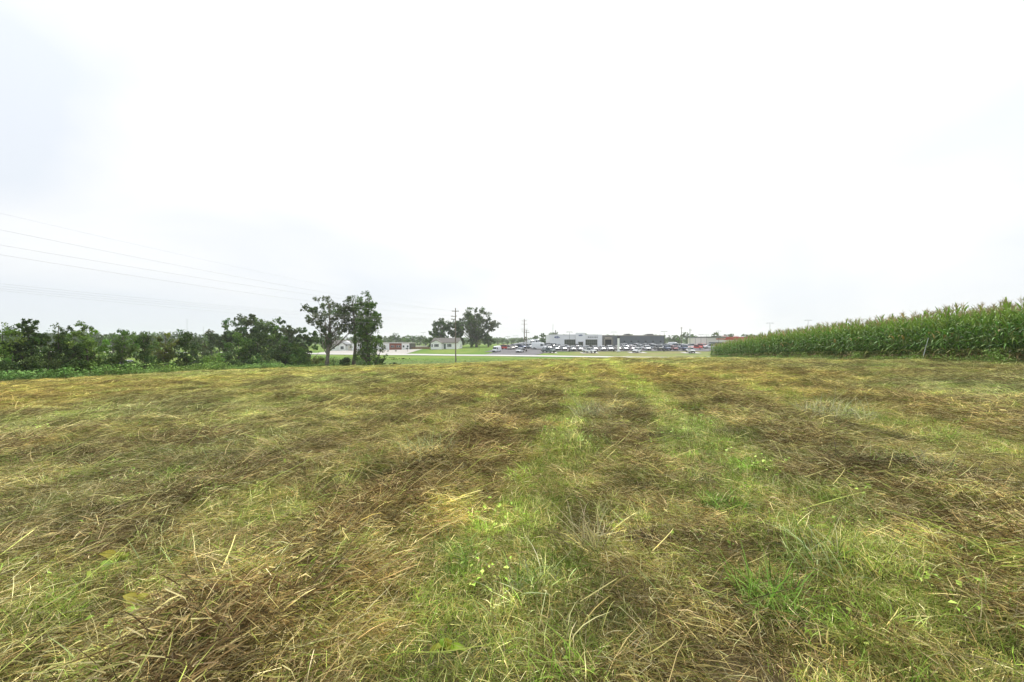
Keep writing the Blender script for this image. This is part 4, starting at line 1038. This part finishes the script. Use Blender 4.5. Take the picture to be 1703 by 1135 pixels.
# red and cream store at the right ---------------------------------
RY = 232.0; zr_ = gz(X(1210, RY), RY) - .2
rs = empty('red_store', (0, RY, zr_)); tag(rs, 'cream store with bright red upper cladding rising behind the corn', 'building')
def rx(px): return X(px, RY)
def rz_(v): return Zv(v, RY) - zr_
MB().box(rx(1175.5), rx(1290), 0, 25, 0, rz_(562.2)).build('wall', M_cream, rs)
MB().box(rx(1191), rx(1205), -.12, -.003, rz_(565), rz_(563.2)).build('sign_band', M_red, rs)
MB().prism([(rx(1204), rz_(565.6)), (rx(1290), rz_(565.6)), (rx(1290), rz_(561.2)), (rx(1208.5), rz_(561.2))], -.2, -.003).build('cladding', M_red, rs)
MB().box(rx(1175.2), rx(1207), -.3, 25.2, rz_(562.2) + .003, rz_(560.0)).build('roof_edge', M_grey2, rs)
MB().box(rx(1207) + .01, rx(1290), -.1, 25.2, rz_(562.2) + .003, rz_(560.6)).build('roof_edge', M_red, rs)
for a1, a2 in ((1214, 1217.5), (1234, 1238.5)): MB().box(rx(a1), rx(a2), 6, 9, rz_(560.6) + .003, Zv(558.8, RY + 6) - zr_).build('rooftop_unit', M_trim, rs)
MB().box(rx(1179), rx(1200), -2.4, -.005, rz_(571.5), rz_(569.6)).build('awning', mat('dark_green_awning', (.04, .08, .08), .6), rs)

# ------------------------------------------------------------------ poles
def t_lamp(px, Y, topv, label, heads=2, r=.07, mat_=None, planter=True, arm=.9):
    x_, y_, z_ = on_ground(px, Y); H = Zv(topv, Y) - z_
    o = empty('light_pole', (x_, y_, z_)); tag(o, label, 'light pole')
    MB().tube([(0, 0, .0), (0, 0, H - .1)], [r, r * .6], 8).build('pole', mat_ or M_dark_metal, o)
    MB().box(-arm, arm, -.05, .05, H - .1, H - .02).build('arm', mat_ or M_dark_metal, o)
    for s_ in ((-1, 1) if heads == 2 else (1,)): MB().box(s_ * arm - .35, s_ * arm + .35, -.2, .2, H - .22, H - .102).build('lamp_head', M_metal, o)
    if planter: MB().tube([(0, 0, -.1), (0, 0, .75)], [.32, .3], 10).build('base', M_dark_metal, o)
    return o
t_lamp(947, 166, 552, 'dark twin headed light pole before the left showroom windows')
t_lamp(1021, 166, 552, 'grey twin headed light pole between the service bay and the white pylon', mat_=M_metal)
t_lamp(1104.5, 166, 551, 'dark twin headed light pole at the right end of the grey workshop')
t_lamp(844.5, 212, 559.5, 'thin dark light pole above the red car', planter=False)
t_lamp(857.6, 216, 558.5, 'thin light pole behind the row of white cars', planter=False, mat_=M_metal)
t_lamp(875.3, 164, 553, 'light pole behind the white hatchback at the lot entrance', mat_=M_pole)
t_lamp(1165.8, 205, 556, 'light pole behind the red pickup at the right of the lot', planter=False)
t_lamp(1175.2, 205, 557, 'light pole at the corner of the cream and red store', planter=False)
t_lamp(1195.3, 200, 550.5, 'light pole in front of the cream wall of the store', planter=False, heads=2)
t_lamp(1156.5, 215, 561, 'short light pole behind the parked red car', planter=False)
t_lamp(1280.5, 200, 537.3, 'tall T shaped light pole rising above the left part of the corn', planter=False, arm=1.3)
t_lamp(1344, 200, 532.5, 'tall T shaped light pole poking above the middle of the corn', planter=False, arm=1.3)
t_lamp(703.7, 262, 553, 'distant T shaped light pole above the trees left of the white house', planter=False, arm=1.1)

def utility_pole(px, Y, topv, label, arms=(), r=.16, mat_=None, extra=(), yaw=0.0):
    x_, y_, z_ = on_ground(px, Y); H = Zv(topv, Y) - z_
    o = empty('utility_pole', (x_, y_, z_ - .1), yaw); tag(o, label, 'utility pole')
    MB().tube([(.02 * H * .3, 0, -.2), (0, 0, H * .5), (0, 0, H + .1)], [r, r * .85, r * .65], 10).build('pole', mat_ or M_pole, o)
    for v_, half, off in arms:
        zz = Zv(v_, Y) - z_ + .1
        a_ = MB().box(-half + off, half + off, -r - .1, -r * .6, zz - .06, zz + .06).build('crossarm', mat_ or M_pole, o)
        for s_ in (-.92, -.5, .5, .92):
            MB().tube([(off + s_ * half, -r - .02, zz + .06), (off + s_ * half, -r - .02, zz + .24)], [.04, .03], 6).build('insulator', M_metal, a_)
    for (dz, w_, h_) in extra: MB().tube([(-.35, -.1, H - dz), (-.35, -.1, H - dz + h_)], w_, 10).build('transformer', M_metal, o)
    return o, Vector((x_, y_, z_)), H
up1, P1, H1 = utility_pole(757.5, 98, 512.8, 'tall wooden utility pole with crossarms standing in front of the white house', arms=((518, .75, 0), (526.5, .6, -.35), (531.5, .5, -.4)), r=.145, extra=((2.9, .12, .6),))
utility_pole(872, 225, 531, 'tallest utility pole behind the rows of white vehicles', arms=((534, 1.3, 0), (539.5, 1.5, 0), (547.8, 1.7, 0), (551, 1.3, 0)), r=.28)
utility_pole(875.6, 231, 549, 'shorter utility pole with crossarms right behind the tallest one', arms=((550.5, 1.0, .3), (553.5, 1.2, .3)), r=.22)
utility_pole(919.6, 262, 539, 'thin bare mast above the left corner of the showroom', r=.13, mat_=M_metal)
utility_pole(924, 250, 549.5, 'short dark pole top behind the showroom roof', r=.32, mat_=M_dark_metal)
utility_pole(1133.3, 232, 544, 'wooden utility pole above the parked cars right of the workshop', arms=((546, .8, 0),), r=.2)
utility_pole(1147.6, 154, 546.8, 'pale grey utility pole directly in front of the white pickup on the verge', r=.15, mat_=M_metal, arms=((549.5, .45, .1),))
utility_pole(311, 240, 531, 'faint thin mast above the middle of the hedgerow', r=.08, mat_=M_metal)
utility_pole(338, 240, 543, 'faint short mast right of the hedgerow middle', r=.08, mat_=M_metal)
utility_pole(298, 150, 572, 'short pale post seen through the hedgerow', r=.13, mat_=M_metal)

# overhead wires: from a pole outside the left of the view to the near pole and on to the right
P0 = Vector((-41.0, 21.0, 0)); zt0 = P0.z
def wire(a, b, sag, label, r=.018, group='overhead wires from the left edge to the near pole'):
    a, b = Vector(a), Vector(b); pts = []
    for i in range(33):
        t_ = i / 32; p = a.lerp(b, t_); p.z -= 4 * sag * t_ * (1 - t_); pts.append(p)
    o = MB().tube(pts, r, 5).build('overhead_wire', M_wire); tag(o, label, 'wire', group)
    return o
x1, y1 = P1.x, P1.y
wire_ends = []
for v_left, v_pole, off, lab in [(357, 512, 0, 'topmost faint wire at the left'), (381, 517, -.7, 'upper single wire, second from the top at the left'), (412, 517.5, .7, 'upper wire of the middle pair at the left'), (422, 525.5, -.9, 'lower wire of the middle pair at the left'),
                                 (471, 531, -.8, 'highest of the four low wires at the left'), (476, 533, -.5, 'second of the four low wires at the left'), (480.5, 534.5, -.3, 'third of the four low wires at the left'), (484, 541, -.2, 'lowest pale wire passing in front of the leaf clothed tree')]:
    b_ = Vector((x1 + off, y1, Zv(v_pole, y1)))
    # point on the sight line of the left edge where the span crosses it
    sfrac = .846; crossing = Vector((x1 + (P0.x - x1) * sfrac, y1 + (P0.y - y1) * sfrac, 0))
    sag = .9
    zc_ = Zv(v_left, crossing.y) + 4 * sag * sfrac * (1 - sfrac)
    za = b_.z + (zc_ - b_.z) / sfrac; wire_ends.append(za)
    wire((P0.x + off, P0.y, za), b_, sag, lab + ' of the picture', .006 if v_left == 357 else (.010 if v_left < 450 else .007))
for v_, lab in ((517.5, 'faint wire running right from the near pole'),):
    wire((x1 + .6, y1, Zv(v_, y1)), (X(1147.6, 154), 154, Zv(v_ * .45 + 549 * .55 + 4, 154)), 1.6, lab, .008, None)
# the pole beyond the left of the view that carries these wires
zg = gz(P0.x, P0.y); ztop = max(wire_ends) + .5
po = empty('utility_pole', (P0.x, P0.y, zg)); tag(po, 'tall wooden pole beside the hedgerow that carries the wires at the left', 'utility pole')
MB().tube([(0, 0, -.3), (0, 0, ztop - zg)], [.19, .13], 10).build('pole', M_pole, po)
for zz in (ztop - .55, ztop - 1.6, ztop - 2.6): MB().box(-1.0, 1.0, -.22, -.1, zz - zg - .06, zz - zg + .06).build('crossarm', M_pole, po)

# white pylon sign by the lot, mailboxes, banner -------------------------
x_, y_, z_ = on_ground(1028.6, 165)
py = empty('pylon_sign', (x_, y_, z_)); tag(py, 'slim white pylon with a dark head at the front of the lot', 'sign')
hp = Zv(562.8, 165) - z_
MB().box(-.35, .35, -.2, .2, .35, hp).build('shaft', M_panel_w, py); MB().box(-.65, .65, -.45, .45, 0, .348).build('plinth', M_panel_w, py); MB().box(-.42, .42, -.25, .25, hp + .003, hp + .75).build('head', M_dark_metal, py)
for px_, Y_, lab in ((871.5, 157, 'dark mailbox on a post by the lot entrance'), (677.5, 172, 'small mailbox on a post at the gravel apron')):
    x_, y_, z_ = on_ground(px_, Y_); o = empty('mailbox', (x_, y_, z_)); tag(o, lab, 'mailbox')
    MB().box(-.05, .05, -.05, .05, -.1, 1.0).build('post', M_pole, o)
    MB().prism([(-.55, 1.003), (.35, 1.003), (.35, 1.3), (.22, 1.42), (-.42, 1.42), (-.55, 1.3)], -.16, .16).build('box', M_dark_metal, o)
for px_, Y_, w in ((645, 176, 1), (659, 176, 1)):
    tree_at('low_shrub', px_, Y_, 583.2, 4, 'small clipped shrub before the ' + ('white door' if px_ == 645 else 'red brick wall') + ' of the low building', 'dark', cat='shrub', hb=0, nb=6, nleaf=160, ls=.3, trunk_r=.03, blob=.35, limbs=False)
# white scrap of litter at the left edge of the field
x_, y_, z_ = on_ground(82, 31.5)
o = MB().add([(-.09, -.05, 0), (.08, -.06, .02), (.1, .05, .09), (-.05, .06, .12), (-.02, 0, .1)], [(0, 1, 4), (1, 2, 4), (2, 3, 4), (3, 0, 4)]).build('scrap_of_paper', M_white); o.location = (x_, y_, z_ + .06); tag(o, 'tiny white crumpled paper lying near the left field edge', 'paper')

# ------------------------------------------------------------------ vehicles
PAINT = {}
def paint(c):
    if c not in PAINT:
        PAINT[c] = mat(c + '_car_paint', {'white': (.78, .79, .80), 'silver': (.45, .47, .49), 'grey': (.17, .18, .19), 'black': (.02, .021, .023), 'red': (.52, .025, .02), 'blue': (.04, .07, .16), 'darkred': (.25, .02, .03), 'beige': (.62, .54, .48), 'pink': (.55, .45, .47), 'green': (.08, .12, .11), 'orange': (.6, .12, .05)}[c],
                       .3, .15 if c not in ('white',) else 0, coat=.6)
    return PAINT[c]
M_tyre = mat('tyre_rubber', (.02, .02, .02), .9); M_rim = mat('wheel_rim', (.45, .46, .47), .35, .8); M_plast = mat('black_bumper_plastic', (.035, .035, .037), .6)
M_lamp = mat('headlight_lens', (.7, .72, .74), .1); M_tail = mat('tail_light_lens', (.4, .02, .02), .2); M_chrome = mat('grille_metal', (.25, .26, .27), .3, .8)
def loft(stations, mb=None):
    """stations: (x, z0, z1, half width low, half width high); rounded shoulders"""
    mb = mb or MB(); b = len(mb.v)
    for x_, z0, z1, w0, w1 in stations:
        h = z1 - z0
        for yy_, zz in ((-w0 * .93, z0), (-w0, z0 + h * .12), (-(w0 * .45 + w1 * .55), z0 + h * .7), (-w1 * .93, z1 - h * .08), (-w1 * .8, z1), (w1 * .8, z1), (w1 * .93, z1 - h * .08), ((w0 * .45 + w1 * .55), z0 + h * .7), (w0, z0 + h * .12), (w0 * .93, z0)):
            mb.v.append((x_, yy_, zz))
    n = 10
    for i in range(len(stations) - 1):
        for k in range(n):
            mb.f.append((b + i * n + k, b + (i + 1) * n + k, b + (i + 1) * n + (k + 1) % n, b + i * n + (k + 1) % n))
    mb.f.append(tuple(b + k for k in range(n))); mb.f.append(tuple(b + (len(stations) - 1) * n + k for k in range(n))[::-1])
    return mb
_car = {}
def car_proto(kind, colr):
    """list of (name, mesh, [sub parts]) in the car's own frame: x forward, z up"""
    if (kind, colr) in _car: return _car[(kind, colr)]
    pm = paint(colr); W = .92; parts = []
    if kind == 'suv': Lh, zb_, hood, roof, wr = 2.35, .95, 1.05, 1.72, .37
    if kind == 'sedan': Lh, zb_, hood, roof, wr = 2.35, .82, .85, 1.45, .33
    if kind == 'pickup': Lh, zb_, hood, roof, wr, W = 2.9, 1.12, 1.18, 1.9, .41, 1.0
    if kind == 'van': Lh, zb_, hood, roof, wr, W = 2.9, 1.1, 1.25, 2.6, .38, 1.02
    g = .28 if kind != 'pickup' else .4
    if kind in ('suv', 'sedan'):
        body = [(-Lh, g + .25, zb_ - .05, W * .82, W * .8), (-Lh + .12, g + .05, zb_, W * .95, W * .9), (-Lh + .6, g, zb_ + .02, W, W * .95), (.7, g, zb_, W, W * .95), (1.3, g, hood, W, W * .9), (Lh - .3, g, hood - .12, W * .97, W * .84), (Lh - .05, g + .05, hood - .25, W * .88, W * .75), (Lh, g + .12, hood - .34, W * .8, W * .7)]
        if kind == 'suv': cab = [(-Lh + .1, zb_ - .02, zb_ + .15, W * .86, W * .8), (-Lh + .45, zb_ - .02, roof - .06, W * .92, W * .76), (-.4, zb_ - .02, roof, W * .93, W * .78), (.45, zb_ - .02, roof - .05, W * .92, W * .74), (1.25, zb_ - .02, hood + .03, W * .9, W * .82)]
        else: cab = [(-Lh + .5, zb_ - .02, zb_ + .06, W * .84, W * .8), (-Lh + 1.25, zb_ - .02, roof - .06, W * .9, W * .7), (-.3, zb_ - .02, roof, W * .9, W * .72), (.35, zb_ - .02, roof - .05, W * .9, W * .7), (1.25, zb_ - .02, hood + .02, W * .88, W * .8)]
        rf = [(cab[1][0] + .05, cab[1][2] - .05, cab[1][2] + .02, cab[1][4] * 1.03, cab[1][4] * .95), (cab[2][0], cab[2][2] - .05, cab[2][2] + .03, cab[2][4] * 1.03, cab[2][4] * .95), (cab[3][0] - .02, cab[3][2] - .06, cab[3][2] + .02, cab[3][4] * 1.03, cab[3][4] * .95)]
        parts.append(('body', loft(body).mesh('body', pm, False), []))
        pil = MB()
        for s_ in (-1, 1):
            pil.tube([(1.22, s_ * W * .86, hood + .02), (.45, s_ * W * .76, roof - .06)], .045, 5)
            pil.tube([(-.45, s_ * W * .93, zb_), (-.4, s_ * W * .80, roof - .05)], .045, 5)
            pil.tube([(cab[0][0] + .1, s_ * W * .86, zb_ + .05), (cab[1][0], s_ * W * .78, roof - .08)], .08, 5)
        parts.append(('roof', loft(rf, pil).mesh('roof', pm, False), []))
        parts.append(('windows', loft(cab).mesh('windows', M_glass, False), []))
        wx = (-Lh + .85, Lh - .85)
    elif kind == 'pickup':
        body = [(.15, g, zb_, W, W * .95), (1.5, g, hood, W, W * .92), (Lh - .25, g, hood - .06, W * .98, W * .88), (Lh, g + .1, hood - .18, W * .9, W * .8)]
        mb = loft([(-Lh, g + .15, zb_, W * .96, W * .95), (.145, g + .05, zb_, W, W * .95)]); loft(body, mb)
        parts.append(('body', mb.mesh('body', pm), []))
        parts.append(('cargo_bed', MB().box(-Lh + .1, -.65, -W * .78, W * .78, zb_ + .003, zb_ + .02).mesh('cargo_bed', M_plast), []))
        cab = [(-.6, zb_ - .02, roof - .1, W * .9, W * .76), (-.35, zb_ - .02, roof, W * .92, W * .78), (.5, zb_ - .02, roof, W * .92, W * .78), (.85, zb_ - .02, roof - .06, W * .92, W * .75), (1.55, zb_ - .02, hood + .02, W * .9, W * .82)]
        rf = [(-.62, roof - .08, roof - .01, W * .8, W * .74), (.1, roof - .04, roof + .04, W * .8, W * .74), (.86, roof - .08, roof, W * .79, W * .72)]
        pil = MB()
        for s_ in (-1, 1):
            pil.tube([(1.5, s_ * W * .86, hood + .02), (.82, s_ * W * .76, roof - .06)], .05, 5); pil.tube([(.2, s_ * W * .93, zb_), (.2, s_ * W * .80, roof - .05)], .05, 5); pil.tube([(-.58, s_ * W * .9, zb_), (-.58, s_ * W * .78, roof - .08)], .08, 5)
        parts.append(('roof', loft(rf, pil).mesh('roof', pm), [])); parts.append(('windows', loft(cab).mesh('windows', M_glass), []))
        wx = (-Lh + 1.1, Lh - 1.0)
    else:
        body = [(-Lh, g + .1, roof - .12, W * .97, W * .84), (-Lh + .15, g, roof, W, W * .87), (1.2, g, roof, W, W * .87), (1.75, g, roof - .3, W, W * .82), (2.15, g, hood + .12, W, W * .88), (Lh - .1, g, hood - .15, W * .95, W * .82), (Lh, g + .12, hood - .35, W * .88, W * .78)]
        parts.append(('body', loft(body).mesh('body', pm), []))
        ws = MB().add([(1.80, -W * .84, roof - .38), (1.80, W * .84, roof - .38), (2.20, W * .86, hood + .16), (2.20, -W * .86, hood + .16), (1.76, -W * .8, roof - .40), (1.76, W * .8, roof - .4), (2.1, W * .8, hood + .1), (2.1, -W * .8, hood + .1)], [(0, 3, 2, 1), (4, 5, 6, 7), (0, 1, 5, 4), (1, 2, 6, 5), (2, 3, 7, 6), (3, 0, 4, 7)])
        parts.append(('windscreen', ws.mesh('windscreen', M_glass), []))
        for s_ in (-1, 1):
            parts.append(('side_window', MB().add([(.7, s_ * W * 1.0, 1.35), (1.85, s_ * W * 1.0, 1.35), (1.55, s_ * W * .93, 2.05), (.7, s_ * W * .93, 2.05), (.7, s_ * W * .85, 1.35), (1.85, s_ * W * .85, 1.35), (1.55, s_ * W * .8, 2.05), (.7, s_ * W * .8, 2.05)], [(0, 1, 2, 3), (4, 7, 6, 5), (0, 4, 5, 1), (1, 5, 6, 2), (2, 6, 7, 3), (3, 7, 4, 0)]).mesh('side_window', M_glass), []))
        wx = (-Lh + 1.2, Lh - .95)
    low = hood - .42 if kind != 'van' else hood - .55
    parts.append(('front_bumper', MB().box(Lh - .22, Lh + .05, -W * .86, W * .86, g - .02, g + .22).mesh('front_bumper', M_plast), []))
    parts.append(('rear_bumper', MB().box(-Lh - .05, -Lh + .2, -W * .9, W * .9, g, g + .2).mesh('rear_bumper', M_plast), []))
    parts.append(('grille', MB().box(Lh - .12, Lh + .03, -W * .5, W * .5, g + .25, low + .12).mesh('grille', M_plast), []))
    for s_ in (-1, 1):
        parts.append(('headlight', MB().box(Lh - .35, Lh - .0, *sorted((s_ * W * .56, s_ * W * .86)), low, low + .17).mesh('headlight', M_lamp), []))
        parts.append(('tail_light', MB().box(-Lh - .02, -Lh + .15, *sorted((s_ * W * .72, s_ * W * .96)), zb_ - .35, zb_ - .12).mesh('tail_light', M_tail), []))
        parts.append(('mirror', MB().box(.95, 1.12, *sorted((s_ * W * .98, s_ * (W + .16))), zb_ + .05, zb_ + .22).mesh('mirror', M_plast), []))
        for xw in wx:
            tyre = MB().tube([(xw, s_ * (W - .2), wr), (xw, s_ * (W + .02), wr)], wr, 16).mesh('wheel', M_tyre)
            rim = MB().tube([(xw, s_ * (W - .05), wr), (xw, s_ * (W + .035), wr)], wr * .6, 12).mesh('rim', M_rim)
            parts.append(('wheel', tyre, [('rim', rim)]))
    _car[(kind, colr)] = parts
    return parts
NAMES = {'suv': 'parked_suv', 'sedan': 'parked_car', 'pickup': 'pickup_truck', 'van': 'cargo_van'}
CATS = {'suv': 'car', 'sedan': 'car', 'pickup': 'pickup truck', 'van': 'van'}
def vehicle(kind, colr, px, Y, head, label, dz=.1, s=1.0, group=None):
    x_ = X(px, Y); a = R(head)
    dx, dy = math.cos(a) * 1.5, math.sin(a) * 1.5
    z_ = gz(x_, Y); zf = gz(x_ + dx, Y + dy); zb2 = gz(x_ - dx, Y - dy)
    o = empty(NAMES[kind], (x_, Y, (zf + zb2) / 2 + dz)); o.rotation_euler = (0, -math.atan2(zf - zb2, 3.0), a); o.scale = (s, s, s)
    tag(o, label, CATS[kind], group)
    for nm, me, subs in car_proto(kind, colr):
        p = link(bpy.data.objects.new(nm, me), o)
        for n2_, m2 in subs: link(bpy.data.objects.new(n2_, m2), p)
    return o
# heading: -90 faces the camera; 90 away; 0 to the right
V_ = [('van', 'white', 826, 163, -112, 'white van at the left corner of the lot by the lawn', .82), ('suv', 'red', 841, 176, -20, 'bright red SUV parked left of a pale car in the left rows', 1),
      ('suv', 'beige', 848, 175, -50, 'pale beige SUV parked against the red one', 1), ('suv', 'black', 854, 181, -60, 'black SUV between the pale SUV and the white rows', 1),
      ('suv', 'white', 858.5, 185, -60, 'white SUV next to the black one in the left rows', 1), ('suv', 'grey', 862, 190, -60, 'grey SUV with dark windows in the left rows', 1),
      ('suv', 'white', 865.5, 194, -60, 'white SUV fifth from the red one in the receding row', 1), ('suv', 'blue', 867.5, 181, -55, 'dark blue car behind the white hatchback', 1),
      ('suv', 'white', 869, 199, -60, 'white SUV beside the tallest pole base in the receding row', 1), ('pickup', 'white', 873.5, 186, -60, 'white pickup in front of the receding row of white cars', 1),
      ('suv', 'white', 874.5, 205, -60, 'white SUV behind the tallest pole in the receding row', 1), ('pickup', 'silver', 878.5, 182, -60, 'silver pickup at the right of the receding white row', 1),
      ('van', 'white', 883.5, 214, -60, 'white van near the top of the receding row', .9), ('van', 'white', 891, 219, -40, 'tall white van at the very top of the receding row', 1),
      ('suv', 'white', 864.8, 160, -112, 'white hatchback alone at the lot entrance', .95), ('van', 'white', 897, 176, -22, 'long white cargo van with dark side window in the lot', 1.02),
      ('pickup', 'green', 912, 160, -50, 'dark green pickup with pale roof displayed on the lawn edge', .98),
      ('suv', 'white', 913, 176, -80, 'white SUV behind the dark green pickup', 1), ('suv', 'black', 914, 195, 0, 'dark SUV by the left corner of the showroom', 1),
      ('suv', 'grey', 922, 196, 10, 'grey blue car parked side on by the showroom left corner', .95), ('suv', 'silver', 925, 172, -82, 'silver SUV with black grille, first of the front row by the showroom', 1), ('suv', 'green', 929, 186, -85, 'dark car right behind the first front row SUV', .9),
      ('suv', 'silver', 937, 172, -80, 'silver SUV left of the dark twin light pole', 1), ('sedan', 'white', 941, 186, -30, 'white car behind the silver SUV left of the pole', 1),
      ('suv', 'silver', 953, 170.5, -88, 'silver SUV in the front row before the left showroom windows', 1), ('suv', 'silver', 965, 170.5, -89, 'pale SUV with brown grille before the entrance door', 1),
      ('suv', 'black', 960, 190, -95, 'black boxy SUV left of the entrance door', 1), ('suv', 'silver', 977, 171.5, -90, 'light SUV half hidden behind the displayed two tone pickup', 1),
      ('pickup', 'white', 980, 160, -52, 'white hooded pickup displayed on the lawn below the entrance', .95), ('suv', 'silver', 989.5, 170.5, -90, 'light SUV with navy grille before the right showroom windows', 1),
      ('suv', 'white', 1002.5, 170.5, -90, 'white SUV in the front row before the pale end panel', 1), ('suv', 'white', 1014.7, 170.5, -90, 'tall white SUV before the open service bay', 1.08),
      ('suv', 'beige', 1028, 172, -90, 'pale car directly behind the white pylon', .98), ('suv', 'white', 1035, 188, -60, 'white SUV behind and right of the pylon', 1),
      ('suv', 'silver', 1040, 171, -92, 'bluish silver SUV, first in the front row right of the pylon', 1), ('pickup', 'white', 1039.5, 191, -92, 'white pickup before the first workshop windows', .95), ('suv', 'pink', 1052, 171, -93, 'rosy silver SUV in the front row before the workshop', 1),
      ('sedan', 'white', 1048.5, 189, -120, 'white car in the rear row behind the rosy SUV', 1), ('suv', 'white', 1061, 190, -80, 'white SUV in the rear row under the third workshop window', 1.1), ('suv', 'silver', 1066, 177, -75, 'silver green SUV behind the displayed white hatchback', 1),
      ('suv', 'white', 1059.5, 160, -128, 'white crossover displayed on the lawn pad before the workshop', 1), ('suv', 'white', 1076.6, 171, -93, 'white SUV in the middle of the front row before the workshop', 1.05),
      ('suv', 'silver', 1074, 191, -75, 'silver car in the rear row under the fifth workshop window', 1), ('suv', 'white', 1086, 190, -75, 'white SUV in the rear row under the sixth workshop window', 1.05), ('suv', 'silver', 1090, 180, -60, 'pale car angled between the two workshop rows', 1),
      ('pickup', 'black', 1095.5, 171, -91, 'black grilled pickup in the front row left of the end light pole', 1), ('suv', 'silver', 1101, 182, -75, 'silver SUV behind the end light pole', 1.05),
      ('pickup', 'blue', 1108.5, 171, -92, 'blue pickup right of the end light pole', .98), ('pickup', 'white', 1110, 190, -70, 'white pickup behind the blue one', .95), ('suv', 'silver', 1115.5, 181, -70, 'silver SUV behind the dark red car', 1),
      ('suv', 'darkred', 1121.8, 171, -92, 'dark red SUV in the front row past the workshop end', .95), ('van', 'white', 1120, 197, -60, 'tall white van behind the dark red SUV', .82), ('suv', 'silver', 1127, 190, -40, 'silver car side on behind the gap in the front row', 1),
      ('pickup', 'blue', 1137.2, 171, -91, 'navy pickup in the front row left of the grey pole', 1.02), ('suv', 'white', 1136, 187, -75, 'white SUV behind the navy pickup', 1.05), ('suv', 'white', 1142, 182, -60, 'white SUV left of the grey pole', 1),
      ('pickup', 'white', 1148.5, 160, -98, 'white pickup with dark grille displayed behind the grey pole', 1), ('suv', 'white', 1151, 190, 0, 'white van like car behind the red pickup', 1), ('pickup', 'red', 1156.5, 178, -20, 'deep red pickup parked side on right of the grey pole', .9),
      ('suv', 'red', 1168.5, 188, -75, 'red SUV before the cream store', 1), ('suv', 'orange', 1172, 189, -60, 'orange red car next to the white pickup by the store', .95), ('pickup', 'white', 1182.5, 182, 175, 'white pickup parked side on at the left tip of the corn', 1.0),
      ('suv', 'white', 201, 92, 185, 'white car half hidden by the hedgerow shrubs', .9), ('van', 'white', 469, 168, 200, 'white van on the road seen through the grove', .95)]
for kd, cl, px_, Y_, hd, lab, sc in V_:
    if kd == 'van' and px_ == 826: sc = .82
    vehicle(kd, cl, px_, Y_, hd, lab, dz=.1 if Y_ > 163 else .06, s=sc)
# concrete display pads under the vehicles on the verge
for px_, Y_ in ((912, 160), (980, 160), (1059.5, 160), (1148.5, 160)):
    xx = X(px_, Y_)
    o = sheet('display_pad', lambda U, V, xx=xx, Y_=Y_: (xx - 3.0 + 6.0 * U, Y_ - 2.8 + 5.4 * V), 6, 6, .05, M_concrete, 'concrete pad on the verge under a displayed vehicle')

# ------------------------------------------------------------------ haze
hz = MB().box(-1420, 1420, -160, 1480, -9, 24).build('haze', None)
hm = bpy.data.materials.new('haze_air'); hm.use_nodes = True; t = hm.node_tree; t.nodes.clear()
pv = t.nodes.new('ShaderNodeVolumePrincipled'); pv.inputs['Color'].default_value = (.93, .97, 1, 1); pv.inputs['Density'].default_value = .0003; pv.inputs['Anisotropy'].default_value = .3
ou = t.nodes.new('ShaderNodeOutputMaterial'); t.links.new(pv.outputs[0], ou.inputs['Volume'])
hz.data.materials.append(hm); tag(hz, 'thin pale haze in the air', kind='stuff')
